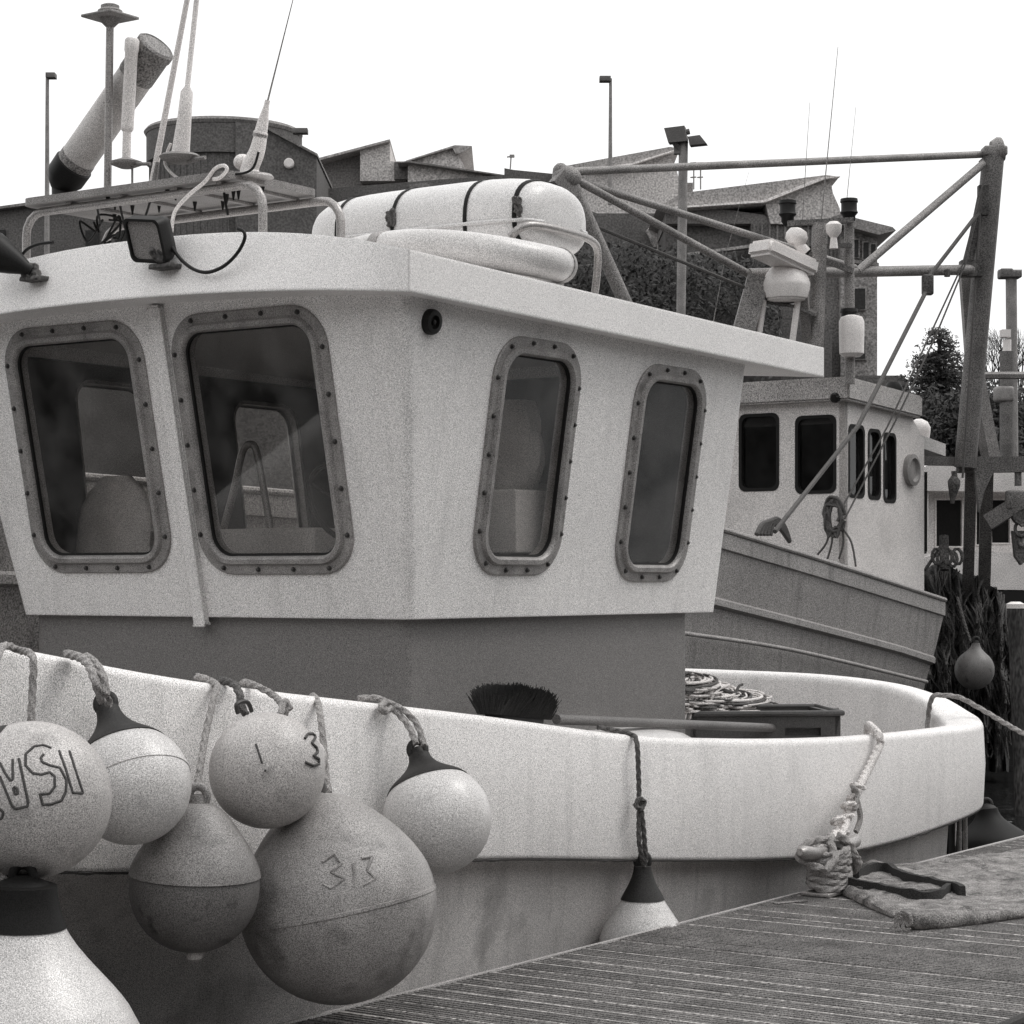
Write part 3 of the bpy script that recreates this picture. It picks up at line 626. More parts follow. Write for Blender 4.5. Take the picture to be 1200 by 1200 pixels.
# ================================================================== FENDERS
def fender(name, label, c, Rf, axis, m_, apex=1.5, cap=None, capm='dark_vinyl', neck=.16, phi=38, ropes=(), ropem='rope_grey', rr=.013, seam=None, conc=1.1, dome=0, group='fenders hung over the side of the white boat', eye=True):
    axis = axis.normalized(); t0 = thing(name, c-UP*Rf*.9, label, 'fender', group)
    prof = [(Rf*math.cos(R(p_)), Rf*math.sin(R(p_))) for p_ in range(-90, phi+1, 6)]
    r0, z0 = Rf*math.cos(R(phi)), Rf*math.sin(R(phi)); r1, z1 = neck*Rf, apex*Rf
    for k in range(1, 13):
        t2 = k/12; tl = (apex-math.sin(R(phi)))*conc; m0 = (-math.sin(R(phi))*Rf*tl, math.cos(R(phi))*Rf*tl); m1 = (-.04*Rf, 1.25*tl*Rf) if not dome else (-dome*Rf, .12*Rf)
        h00 = 2*t2**3-3*t2**2+1; h10 = t2**3-2*t2**2+t2; h01 = -2*t2**3+3*t2**2; h11 = t2**3-t2**2
        prof.append((h00*r0+h10*m0[0]+h01*r1+h11*m1[0], h00*z0+h10*m0[1]+h01*z1+h11*m1[1]))
    prof.append((r1*.9, z1+.01*Rf)); prof.append((.001, z1+.015*Rf))
    if cap is None: body = prof
    else: body = [p_ for p_ in prof if p_[1] <= cap*Rf+1e-6]
    bm = BM(); full = prof if cap is None else body
    lathe(bm, full, c, axis, 56); bd = obj('ball', bm, m_, t0, ang=50)
    if cap is not None:
        last = body[-1]; cp = [(last[0]-.03*Rf, last[1]-.0*Rf), (last[0]+.008, last[1]-.004)]+[(p_[0]+.008, p_[1]) for p_ in prof if p_[1] > last[1] and p_[0] > .01]+[(.001, z1+.02*Rf)]
        bm = BM(); lathe(bm, cp, c, axis, 40)
    else: bm = BM()
    if eye:
        e0 = c+axis*(z1+.02*Rf+.02); side = axis.cross(Vector((0, 1, 0))).normalized()
        ring = [e0+(axis*math.cos(a)*.035+side*math.sin(a)*.03) for a in [2*PI*k/20 for k in range(20)]]
        sweep(bm, ring, .015, 10, closed=True); lathe(bm, [(neck*Rf+.006, -.03), (neck*Rf*.8, .01), (.025, .03)], c+axis*z1, axis, 20)
    if len(bm.verts): obj('neck_cap', bm, capm, t0, ang=50)
    if seam is not None:
        bm = BM(); z_ = seam*Rf; r_ = math.sqrt(max(0, Rf*Rf-z_*z_)); lathe(bm, [(r_, -.008), (r_+.003, -.006), (r_+.003, .006), (r_-.002, .008)], c+axis*z_, axis, 56); obj('seam', bm, m_, t0)
    for rp in ropes:
        bm = BM(); rope(bm, rp, rr); obj('lanyard', bm, ropem, t0)
    return t0
def lastv(px, py, v_): return PV(px, py, v_)
def rimpt(px, py, v_=1.55): return PV(px, py, v_)
def stroke_on_ball(pts2, c, Rf, r_, wdt, t0, nm='lettering', m_='marker', depth=.0):
    """pts2: list of polylines in photo pixels, laid on the ball surface"""
    bm = BM()
    for pl in pts2:
        out = []
        pl3 = [Vector((x, y, 0)) for x, y in pl]; pl3 = resample(pl3, 1.5)
        for q in pl3:
            o = Vector((0, 0, EYE)); d = (P(q.x, q.y, 1)-o).normalized(); oc = o-c; b_ = oc.dot(d); cc = oc.dot(oc)-Rf*Rf; ds = b_*b_-cc
            if ds <= 0: continue
            out.append(o+d*(-b_-math.sqrt(ds)))
        if len(out) > 1: sweep(bm, out, wdt, 6)
    if len(bm.verts): obj(nm, bm, m_, t0)
Y3 = lambda px, py, v_, rpx: (PV(px, py, v_), rpx*PV(px, py, v_).y/F)
# A big lettered ball
cA, rA = Y3(38, 937, 1.97, 92)
fA = fender('buoy_fender', 'big pale round buoy with hand drawn upside down letters at the left frame edge', cA, rA, UP*1+B2*-1.0+A2*-.9, 'old_vinyl', apex=1.3, cap=.86, phi=54, ropes=[[PV(-14, 800, 1.78), PV(-6, 778, 1.66), rimpt(4, 757), rimpt(22, 762, 1.52), rimpt(38, 770, 1.66), PV(38, 810, 1.68), PV(36, 850, 1.7)]], ropem='rope_grey')
S_ = lambda pts: [(x/5, 820+y/5) for x, y in pts]
stroke_on_ball([S_([(0, 370), (30, 430), (62, 475), (75, 470), (75, 350)]), S_([(110, 345), (165, 600), (160, 625), (90, 640), (70, 620), (0, 450)]), S_([(80, 510), (100, 520), (105, 550), (88, 555), (78, 515)]), S_([(150, 385), (150, 320), (200, 275), (255, 268), (300, 285)]), S_([(150, 385), (190, 430), (240, 440), (290, 425), (320, 450), (320, 510), (290, 550), (235, 555), (250, 615), (300, 612), (360, 590), (385, 540), (388, 470), (350, 400), (290, 385), (245, 365), (240, 340), (255, 320)]),
                S_([(345, 300), (385, 410), (425, 545), (485, 548), (430, 380), (405, 300)]), S_([(0, 640), (20, 660), (15, 690), (0, 700)])], cA, rA-.002, 1, .005, fA)
# B
cB, rB = Y3(154, 920, 1.80, 70)
fender('buoy_fender', 'mottled white buoy with a dark cone top between the lettered ball and the hull', cB, rB, PV(120, 812, 1.6)-cB, 'white_vinyl', apex=1.5, cap=.72, phi=46,
       ropes=[[PV(128, 826, 1.72), PV(118, 800, 1.74), PV(108, 785, 1.70), rimpt(98, 772, 1.58), rimpt(84, 768, 1.5)], [PV(120, 822, 1.76), PV(112, 800, 1.78), PV(104, 780, 1.70), rimpt(92, 770, 1.6), rimpt(78, 766, 1.5)], [PV(124, 815, 1.79), PV(121, 795, 1.76), PV(112, 778, 1.68), rimpt(100, 769, 1.56)]], rr=.015, seam=.0)
# C
cC, rC = Y3(313, 903, 1.90, 68)
fC = fender('buoy_fender', 'pale round buoy marked with the number 3, above the biggest one', cC, rC, (PV(381, 885, 1.95)-cC), 'old_vinyl', apex=1.12, neck=.30, phi=56, eye=False,
            ropes=[[PV(335, 836, 1.9), PV(332, 828, 1.85), PV(322, 816, 1.72), rimpt(305, 806, 1.64), rimpt(290, 800, 1.55), rimpt(284, 800, 1.5)], [PV(328, 838, 1.9), PV(334, 822, 1.88), PV(340, 832, 1.9)]])
T4 = lambda pts: [(230+x/3.75, 780+y/3.75) for x, y in pts]
stroke_on_ball([T4([(262, 345), (275, 385), (290, 430)]), T4([(300, 458), (306, 464)])], cC, rC*1.0, 1, .004, fC)
stroke_on_ball([T4([(478, 320), (490, 300), (515, 298), (525, 315), (508, 340), (530, 360), (535, 380), (515, 398), (540, 410), (540, 432), (515, 440), (480, 425)])], cC, rC*1.015, 1, .005, fC)
# D grey with band
cD, rD = Y3(228, 1040, 1.84, 76)
fD = fender('buoy_fender', 'scuffed dark grey buoy with a raised band round its middle', cD, rD, UP+B2*.05, 'grey_vinyl', apex=1.30, neck=.16, phi=30, dome=.75, conc=1.0, cap=.27, capm='worn_vinyl', seam=.26,
       ropes=[[PV(231, 920, 1.84), PV(236, 890, 1.80), PV(242, 855, 1.74), PV(251, 815, 1.68), rimpt(254, 803, 1.6), rimpt(240, 795, 1.5), rimpt(230, 793, 1.45)]])
# E the biggest
cE, rE = Y3(396, 1060, 2.0, 116)
fE = fender('buoy_fender', 'largest buoy, dull grey pear shape resting against the pontoon edge', cE, rE, PV(372, 940, 1.93)-cE, 'old_vinyl_dull', apex=1.13, neck=.09, phi=8, dome=1.0, conc=1.15, capm='grey_vinyl', seam=-.02,
       ropes=[[PV(386, 930, 1.85), PV(382, 908, 1.80), PV(380, 880, 1.76), PV(376, 845, 1.7), rimpt(372, 822, 1.6), rimpt(366, 815, 1.5)]])
bm = BM(); lathe(bm, [(.03, -.02), (.028, .02), (.012, .03)], cD-UP*rD*1.0, -UP, 12); tag(obj('valve_boss', bm, 'old_vinyl', fD))
stroke_on_ball([[(378, 1010), (392, 1000), (400, 1012), (388, 1022), (404, 1030), (388, 1042), (378, 1036)], [(414, 1012), (416, 1040)], [(424, 1006), (436, 1004), (430, 1020), (440, 1030), (426, 1038)]], cE, rE*.985, 1, .0058, fE, m_='smudge')
# F
cF, rF = Y3(512, 960, 1.86, 64)
fender('buoy_fender', 'clean white buoy with a black cone top, hanging alone near the middle of the side', cF, rF, PV(489, 878, 1.72)-cF, 'white_vinyl', apex=1.3, cap=.69, phi=44,
       ropes=[[PV(488, 872, 1.78), PV(478, 850, 1.72), rimpt(462, 832, 1.64), rimpt(446, 819, 1.55), rimpt(420, 818, 1.5)], [PV(497, 874, 1.80), PV(488, 848, 1.74), PV(472, 832, 1.68), rimpt(452, 822, 1.58), rimpt(436, 817, 1.5)], [PV(452, 822, 1.6), PV(446, 828, 1.64), PV(450, 834, 1.65), PV(458, 830, 1.64)]], rr=.013)
# G
cG, rG = Y3(753, 1110, 1.63, 60)
rG = .205
fender('buoy_fender', 'white buoy with a black cone top half hidden behind the pontoon edge', cG, rG, UP, 'white_vinyl', apex=1.85, cap=1.18, phi=28, neck=.16, conc=.75,
       ropes=[[PV(755, 1015, 1.66), PV(749, 985, 1.67), PV(749, 940, 1.67), PV(748, 900, 1.67), PV(746, 870, 1.66), rimpt(738, 860, 1.6), rimpt(700, 852, 1.5)], [PV(757, 1010, 1.67), PV(754, 970, 1.68), PV(750, 938, 1.68)], [PV(744, 945, 1.68), PV(749, 936, 1.69), PV(755, 940, 1.69), PV(751, 948, 1.69), PV(745, 944, 1.69)]], ropem='rope_dark', rr=.012)
# H
cH, rH = Y3(22, 1265, 2.03, 152)
fender('buoy_fender', 'large white buoy with a broad black neck in the bottom left corner', cH, rH, UP*1+B2*.03, 'white_vinyl', apex=1.5, cap=1.27, capm='black_vinyl', neck=.24, phi=28,
       ropes=[[PV(6, 1045, 2.03), PV(2, 1000, 1.85), PV(-8, 900, 1.7), PV(-10, 800, 1.66), PV(-14, 756, 1.55)]])
# shackle and short chain by C
bm = BM(); rope(bm, [PV(288, 836, 1.72), PV(283, 828, 1.72), PV(281, 815, 1.70), rimpt(274, 802, 1.63), rimpt(258, 797, 1.52)], .015)
hk = tag(obj('rope_tail', bm, 'rope_dark'), 'short dark rope with a hook over the bulwark above the number 3 buoy', 'rope')
bm = BM(); sweep(bm, smooth([PV(279, 836, 1.78), PV(277, 826, 1.78), PV(284, 822, 1.78), PV(291, 824, 1.78), PV(295, 834, 1.78)], 6), .008, 8); obj('hook', bm, 'bolt', hk)
# black fender at the stern
cK = PU(1163, 1003, 6.1); rK = .27
fender('buoy_fender', 'black cone shaped fender hanging off the stern behind the pontoon', cK, rK, UP+B2*-.12, 'black_vinyl', apex=1.15, phi=20, neck=.25, ropes=[[PU(1150, 945, 6.1), PU(1146, 915, 6.0), PU(1143, 880, 5.7)]], ropem='rope_dark', rr=.01, eye=True)
# ================================================================== STERN CLUTTER
tz = 1.085
# broom
br = thing('broom', L(2.0, 1.2, 1.5), 'long handled broom with black bristles lying along the bulwark', 'broom')
b0 = PV(652, 843, 1.42); b1 = PV(905, 853, 1.25)
bm = BM(); sweep(bm, [b0, b1], .0235, 16); ball(bm, b1, .0235, 12); obj('handle', bm, 'wood_handle', br)
hc = PV(604, 836, 1.44); hx = (PV(650, 842, 1.42)-PV(556, 832, 1.46)).normalized()
bm = BM(); box(bm, PV(603, 842, 1.44), (.36, .10, .04), hx, None, UP, bev=.012); obj('head', bm, 'black_plastic', br)
bm = BM(); rb_ = random.Random(11); hy = UP.cross(hx).normalized()
for i in range(9000):
    a = rb_.uniform(-.5, .5); b_ = rb_.uniform(-.5, .5); q = PV(603, 840, 1.44)+hx*(a*.44)+hy*(b_*.12)
    d_ = (UP*1+hx*(rb_.gauss(-.03, .08))+hy*(b_*1.0+rb_.gauss(0, .15))).normalized(); l = rb_.uniform(.075, .14)*(1-.35*abs(2*a)**6)*(1+.22*noise.noise(Vector((a*9, b_*4, 2))))
    e = q+d_*l; sd_ = d_.cross(Vector((.3, -1, .2))).normalized()*.0028
    bm.faces.new([bm.verts.new(p_) for p_ in (q-sd_, q+sd_, e+sd_*.5, e-sd_*.5)])
for s in range(5):
    pass
obj('bristles', bm, 'bristle', br, flat=True)
# white lid leaning inside the bulwark
ld = thing('basin_lid', PV(740, 866, 1.35), 'shallow white lid tucked inside the bulwark under the broom', 'lid')
bm = BM(); c = PV(735, 870, 1.28)
rows = []
for r_, z_ in ((.0, .075), (.12, .072), (.25, .062), (.38, .04), (.44, .015), (.45, -.02), (.43, -.025)):
    rows.append([c+(A2*math.cos(a)*r_*1.25+B2*math.sin(a)*r_*.42)+UP*(z_-.02*math.cos(a)*r_/.45) for a in [2*PI*k/40 for k in range(40)]])
grid(bm, rows, True); obj('shell', bm, 'white_vinyl', ld)
# fish bin
fb = thing('fish_bin', L(3.0, .75, tz), 'low dark fish bin with a hand hole standing in the stern', 'bin')
f_ = Frame(PV(812, 868, .92), Vector((1, .10, 0)), UP)
x0, y0 = f_.inv(812, 868); x1, _ = f_.inv(985, 862); _, y1 = f_.inv(900, 836)
x2, y2 = f_.inv(920, 853); x3, y3 = f_.inv(962, 866)
bm = BM(); plate(bm, f_, [(x0, y0), (x1-.03, y0), (x1, y1+.0), (x0, y1)], [[(x2, y0+.02), (x3, y0+.02), (x3, y2), (x2, y2)]], .03)
f2 = Frame(f_.at(0, 0, -.62), f_.ex, UP); f2.n = f_.n; plate(bm, f2, [(x0, y0), (x1-.03, y0), (x1, y1), (x0, y1)], [], .03)
beam(bm, f_.at(x1-.015, (y0+y1)/2, 0), f_.at(x1-.015, (y0+y1)/2, -.62), .03, y1-y0); beam(bm, f_.at(x0, (y0+y1)/2, 0), f_.at(x0, (y0+y1)/2, -.62), .03, y1-y0)
beam(bm, f_.at((x0+x1)/2, y0+.012, -.02), f_.at((x0+x1)/2, y0+.012, -.6), (x1-x0)-.04, .02)
sweep(bm, [f_.at(x0, y1, .01), f_.at(x1+.01, y1, .01), f_.at(x1+.01, y1, -.63), f_.at(x0, y1, -.63)], .016, 8)
q_ = f_.at((x2+x3)/2, (y0+y2)/2, -.06); box(bm, q_, (x3-x2+.06, .02, y2-y0+.04), f_.ex, None, UP)  # plate added behind the hand hole to keep it dark
obj('tray', bm, 'bin_plastic', fb)
# rope heap in the bin
nh = BM(); nh2 = BM(); rb_ = random.Random(21)
for i in range(120):
    cx = rb_.uniform(790, 878); hmax = 50*max(.1, 1-abs(cx-806)/105); cy = 832-rb_.uniform(0, hmax*.8); pts = []
    ra_, rb2 = rb_.uniform(12, 42), rb_.uniform(3, 9); ph = rb_.uniform(0, 6)
    for k in range(9):
        a = ph+k*.62; pts.append(PV(min(912, cx+ra_*math.cos(a)), min(834, cy+rb2*math.sin(a)+(cx-820)*.06), .72+.2*math.sin(a)+rb_.uniform(-.04, .04)))
    (rope if i % 3 == 0 else lambda b, p, r: sweep(b, smooth(p, 6), r, 8))(nh if i % 3 else nh2, pts, rb_.uniform(.005, .009))
for px in range(802, 836, 6): sweep(nh, smooth([PV(px-6, 842, .92), PV(px, 822, .9), PV(px+10, 808, .85), PV(px+22, 803, .8)], 6), .009, 8)
hp = thing('rope_heap', PV(850, 836, .75), 'tangled heap of pale rope piled in the fish bin', 'rope')
lumps = BM(); 
for px, py, r_ in ((815, 826, .11), (845, 828, .10), (872, 832, .08), (895, 836, .05)): ball(lumps, PV(px, py, .65), r_, 16, (1.5, 1, .8))
obj('netting', lumps, 'rope_pale', hp)
obj('coil', nh, 'rope_pale', hp); obj('dark_coil', nh2, 'rope_dark', hp)
bm = BM(); sweep(bm, smooth([PV(812, 800, .8), PV(835, 806, .8), PV(860, 812, .8), PV(890, 826, .8), PV(915, 834, .8)], 6), .010, 8)
for q in (((862, 812), (866, 804), (870, 802)), ): sweep(bm, smooth([PV(x, y, .8) for x, y in q], 4), .008, 8)
sweep(bm, smooth([PV(908, 835, .85), PV(925, 831, .7), PV(945, 834, .6), PV(965, 832, .6), PV(982, 833, .7)], 5), .012, 8); sweep(bm, smooth([PV(912, 835, .85), PV(935, 836, .85), PV(982, 831, .85)], 5), .009, 8); obj('loose_line', bm, 'rope_dark', hp)
# ================================================================== MOORING: cleat, lines, mat
DKP = lambda px, py, h=0: PZ(px, py, DZ+h)
cb = DKP(972, 1047)
cl = thing('mooring_cleat', cb, 'galvanised horn cleat bolted to the pontoon edge', 'cleat')
bm = BM(); box(bm, cb+UP*.012, (.34, .16, .02), A2, -B2, UP, bev=.006); 
for s in (-.07, .07): sweep(bm, [cb+A2*s+UP*.02, cb+A2*s*1.2+UP*.2], lambda s2, a, t2: .035-.008*t2, 12)
obj('foot', bm, 'steel', cl)
bm = BM(); hpt = [cb+A2*(t2*.33)+UP*(.215+.03*abs(t2)**2) for t2 in (-1, -.9, -.5, 0, .5, .9, 1)]; sweep(bm, hpt, lambda s2, a, t2: .028+.008*abs(2*t2-1) if .04 < t2 < .96 else .018, 16); obj('horn', bm, 'steel', cl)
ml = thing('mooring_line', cb+UP*.03, 'pale plaited mooring rope from the cleat up over the bulwark', 'rope')
bm = BM(); rb_ = random.Random(4)
for k in range(7):
    zc = .05+.028*k; pts = []
    for j in range(18):
        a = 2*PI*j/17; rx = .15-.006*k+rb_.uniform(-.008, .008); ry = .085; pts.append(cb+A2*(rx*math.cos(a))+B2*(ry*math.sin(a))+UP*(zc+.012*math.sin(a*2+k)))
    rope(bm, pts, .021, 3)
for s in (1, -1): rope(bm, [cb+A2*(-.2*s)+B2*.07+UP*.14, cb+A2*(-.1*s)+B2*.08+UP*.2, cb+UP*.27, cb+A2*(.13*s)-B2*.05+UP*.27, cb+A2*(.22*s)-B2*.06+UP*.2, cb+A2*(.16*s)+B2*.05+UP*.14], .021, 6)
rope(bm, [cb+A2*.0+B2*.05+UP*.3, cb+A2*.08+B2*.08+UP*.24, cb+A2*.18+B2*.07+UP*.12, cb+A2*.2-B2*.02+UP*.08], .021, 6)
obj('turns', bm, 'rope_grey', ml)
g0 = PV(1027, 862, 1.68); g1 = PV(1021, 856, 1.56); gi = PV(1017, 853, 1.45)
s1 = PV(1003, 930, 1.76); s2_ = PV(987, 965, 1.79)
bm = BM(); rope(bm, [gi-UP*.18, gi, g1+UP*.018, g0+UP*.005+B2*.012, g0-UP*.05+B2*.02, PV(1018, 900, 1.72), s1], .024, 8, pitch=.075); obj('standing_part', bm, 'rope_pale', ml)
bm = BM(); rope(bm, [s1, s2_, PV(972, 985, 1.82), PV(958, 1000, 1.85)], .023, 8, pitch=.075); rope(bm, [s1+A2*.01, PV(997, 950, 1.79), PV(984, 985, 1.85), PV(982, 1003, 1.88)], .023, 8, pitch=.075)
for px, py in ((1003, 926), (1001, 938), (994, 948), (992, 962), (982, 966), (984, 978)): c = PV(px, py, 1.8); q = (Vector((.35, .2, 1))+Vector((rb_.uniform(-.5, .5), 0, rb_.uniform(-.3, .3)))).normalized(); e1 = q.orthogonal().normalized(); e2 = q.cross(e1); rope(bm, [c+(e1*math.cos(a)+e2*math.sin(a))*.032+q*.006*a for a in [2*PI*k/8 for k in range(10)]], .013, 3)
obj('splice', bm, 'rope_pale', ml)
bm = BM(); sweep(bm, smooth([PV(1000, 925, 1.8), PV(1006, 945, 1.8), PV(1008, 960, 1.8), PV(1003, 975, 1.8)], 6), lambda s, a, t2: .011+.006*abs(math.cos(a)), 8); sweep(bm, smooth([PV(1001, 925, 1.8), PV(999, 922, 1.82), PV(1005, 930, 1.83), PV(1001, 948, 1.83), PV(1005, 944, 1.83)], 5), .012, 8); obj('lashing', bm, 'rope_grey', ml)
sl2 = BM(); rp = [PV(1086, 862, 1.22), PV(1088, 838, 1.22), PV(1093, 817, 1.30), PV(1108, 815, 1.38), PV(1126, 818, 1.45)]
rp += [P(1150, 831, 13.9), P(1200, 860, 13.6), P(1290, 905, 13.0), P(1400, 950, 12.4)]
rope(sl2, rp, .016, 8, pitch=.12); tag(obj('stern_line', sl2, 'rope_grey'), 'grey stern rope over the rounded corner of the bulwark', 'rope')
# sack / mat
mt = thing('old_mat', DKP(1100, 1045), 'worn canvas mat lying crumpled on the pontoon beside the cleat', 'mat')
bm = BM(); rows = []; NU, NV = 90, 44
def mpt(s, t2):
    near_ = [(980, 1046), (1020, 1066), (1068, 1086), (1110, 1083), (1160, 1077), (1260, 1064)]; far_ = [(1010, 1014), (1045, 1018), (1090, 1014), (1130, 1010), (1170, 1004), (1260, 990)]
    k = s*5; i = min(4, int(k)); f = k-i
    a = (near_[i][0]*(1-f)+near_[i+1][0]*f, near_[i][1]*(1-f)+near_[i+1][1]*f); b_ = (far_[i][0]*(1-f)+far_[i+1][0]*f, far_[i][1]*(1-f)+far_[i+1][1]*f)
    return a[0]*(1-t2)+b_[0]*t2, a[1]*(1-t2)+b_[1]*t2
for layer in (0, 1):
    rws = []
    for j in range(NV+1):
        rw = []
        for i in range(NU+1):
            s, t2 = i/NU, j/NV; x, y = mpt(s, t2); q = DKP(x, y); nz_ = noise.noise(q*3.1)*.022+noise.noise(q*9)*.014+.010*abs(noise.noise(q*17))
            e_ = min(1, min(t2, 1-t2, s)*14); q = q+UP*(.006 if layer == 0 else .012+.030*e_+nz_*e_+.02*max(0, 1-t2*7)*abs(math.sin(s*9))); rw.append(q)
        rws.append(rw)
    rows.append(rws)
vt = grid(bm, rows[1]); vb = grid(bm, rows[0]); ra, rb = ringe(vt), ringe(vb)
for i in range(len(ra)): bm.faces.new((ra[i], ra[(i+1) % len(ra)], rb[(i+1) % len(ra)], rb[i]))
obj('canvas', bm, 'sack', mt, ang=60)
def ribbon(bm, pts, th, hg):
    p = smooth(pts, 6)
    sec = lambda q, d_: [q-d_*th, q+d_*th, q+d_*th*.8+UP*hg, q-d_*th*.8+UP*hg]
    rws = []
    for i in range(len(p)):
        tn = (p[min(i+1, len(p)-1)]-p[max(0, i-1)]).normalized(); d_ = tn.cross(UP).normalized(); jt = noise.noise(p[i]*14)*.012; rws.append([q+UP*jt*(k2 > 1) for k2, q in enumerate(sec(p[i], d_))])
    vr = grid(bm, rws, True); bm.faces.new(vr[0]); bm.faces.new(vr[-1])
bm = BM(); ribbon(bm, [DKP(x, y, .03) for x, y in ((1003, 1031), (1020, 1024), (1040, 1023), (1060, 1033), (1090, 1041), (1118, 1048), (1128, 1052))], .018, .055)
ribbon(bm, [DKP(x, y, .03) for x, y in ((996, 1042), (1020, 1046), (1050, 1053), (1080, 1057), (1100, 1055), (1112, 1048))], .016, .055)
obj('dark_binding', bm, 'dark_cloth', mt)
bm = BM(); ribbon(bm, [DKP(x, y, .035) for x, y in ((1012, 1044), (1035, 1040), (1065, 1044), (1090, 1048))], .05, .02)
q0 = DKP(1062, 1080, .05); q1 = DKP(1100, 1076, .045); 
sweep(bm, smooth([DKP(1060, 1078, .03), DKP(1072, 1079, .04), DKP(1100, 1080, .03), DKP(1150, 1076, .025), DKP(1250, 1062, .02)], 6), lambda s, a, t2: .04*(1-.5*t2), 12); obj('rolled_edge', bm, 'sack', mt)
bm = BM(); rb_ = random.Random(9)
for _ in range(26):
    a = rb_.uniform(0, 2*PI); q = DKP(1064, 1078, .045)+A2*(-.03); sweep(bm, smooth([q, q+(B2*math.cos(a)+UP*math.sin(a))*.03-A2*.02, q+(B2*math.cos(a+.8)+UP*math.sin(a+.8))*.05-A2*.03], 4), .004, 5)
obj('frayed_end', bm, 'rope_grey', mt)
# white scrap beside the cleat base
bm = BM(); box(bm, DKP(926, 1057, .005), (.20, .035, .006), A2*.9+B2*.4, None, UP, bev=.002); tag(obj('wood_offcut', bm, 'sack'), 'thin pale sliver of wood on the pontoon left of the cleat', 'offcut')
# ================================================================== DARK BOAT BEHIND
VB = -1.92
tw = thing('trawler', L(9, VB-1.5, 0), 'dark hulled fishing boat with a white cabin and steel gantry rafted behind', 'boat')
def zg(u_):   # gunwale height of the dark hull
    pts = [(-1, 2.75), (4, 2.62), (8.33, 2.52), (10.5, 2.235), (12.9, 1.90)]
    for (a, b_), (c_, d_) in zip(pts, pts[1:]):
        if u_ <= c_: return b_+(d_-b_)*(u_-a)/(c_-a)
    return pts[-1][1]
stn = [-1, 0, 1, 2, 4, 6, 7.5, 8.33, 9, 10, 11, 12, 12.9]
def vs2(u_): return VB-.06*max(0, 6-u_)**1.3*.6
rows = []
for u_ in stn:
    z_ = zg(u_); v_ = vs2(u_); e_ = (u_ == 12.9)
    rows.append([L(u_+(0 if not e_ else -.0), v_-.16, z_+.0), L(u_, v_-.0, z_), L(u_, v_+.012, z_-.025), L(u_, v_+.012, z_-.15), L(u_, v_-.01, z_-.16), L(u_-(.12 if e_ else 0), v_-.06, z_-.55), L(u_-(.14 if e_ else 0), v_-.03, z_-.57), L(u_-(.15 if e_ else 0), v_-.03, z_-.62), L(u_-(.16 if e_ else 0), v_-.08, z_-.64), L(u_-(.3 if e_ else 0), v_-.22, .55), L(u_-.4*e_, v_-.5, -.3)])
bm = BM(); vr = grid(bm, rows)
# transom and far side closed off
fr2 = [[bm.verts.new(q.co+(-B2)*3.4) for q in vr[-1]]]
for k in range(len(vr[-1])-1): bm.faces.new((vr[-1][k], vr[-1][k+1], fr2[0][k+1], fr2[0][k]))
obj('hull', bm, 'dark_hull', tw, ang=25)
bm = BM(); box(bm, L(6, VB-1.9, 1.55), (13.6, 3.2, .1), A2, -B2, UP); obj('deck', bm, 'base_grey', tw)
bm = BM(); sweep(bm, [L(u_, vs2(u_)+.01, zg(u_)+.005) for u_ in stn], .022, 8); obj('gunwale_rail', bm, 'moulding', tw)
bm = BM(); pa = [L(x_, VB-.01, 0) for x_ in (8.2, 12.7)]
c0, c1, c2 = PV(800, 742, VB+.01), PV(930, 762, VB+.01), PV(1086, 799, VB-.02); sweep(bm, smooth([c0, c1, c2], 8), .018, 10)
obj('rubbing_strake', bm, 'moulding', tw)
# cabin
UC, VC = 11.45, -2.3
CF = Frame(L(UC, VC, 2.0), B2, UP); CS = Frame(L(UC, VC, 2.0), A2, UP)
def hole(fr_, x0, y0, x1, y1, r_, sk_=0):
    a = fr_.rect((x0, y0), (x1, y0+sk_), (x1, y1+sk_*.3), (x0, y1)); return a, rrect(*a, r_, 5)
fh = [hole(CF, 868, 486, 911, 573, .09, 2), hole(CF, 934, 488, 978, 576, .09, 2)]
sh = [hole(CS, 995, 499, 1012, 581, .07, 2), hole(CS, 1018, 504, 1031, 583, .06, 2), hole(CS, 1036, 509, 1049, 587, .06, 1)]
ztop = CF.inv(985, 470)[1]
bm = BM(); plate(bm, CF, [(-3.0, -.3), (0, -.3), (0, ztop+.1), (-3.0, ztop+.1)], [h_[1] for h_ in fh], .06)
sx1 = CS.inv(1083, 600)[0]; plate(bm, CS, [(.0, -.3), (sx1, -.3), (sx1, ztop-.28), (sx1*.75, ztop+.05), (.0, ztop+.1)], [h_[1] for h_ in sh], .06)
box(bm, L(UC+sx1-.04, VC-1.55, 2.6), (.05, 3.0, 1.8), A2, -B2, UP)
cbn = obj('cabin', bm, 'cabin_paint', tw, ang=25)
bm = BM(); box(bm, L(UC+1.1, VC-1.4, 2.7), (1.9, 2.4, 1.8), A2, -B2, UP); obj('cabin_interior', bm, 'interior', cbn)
for fr_, hs_ in ((CF, fh), (CS, sh)):
    for a, q in hs_:
        bm = BM(); bm.faces.new([bm.verts.new(fr_.at(x, y, -.035)) for x, y in rrect(a[0]-.01, a[1]-.01, a[2]+.01, a[3]+.01, .08, 5)]); wp = obj('window', bm, 'smoked_glass', cbn, flat=True)
        bm = BM(); grid(bm, [[fr_.at(x, y, h_) for x, y in rrect(a[0]+i_, a[1]+i_, a[2]-i_, a[3]-i_, .07, 5)] for i_, h_ in ((-.02, .001), (-.02, .006), (.012, .006), (.012, -.03))], True); obj('rubber_seal', bm, 'gasket', wp)
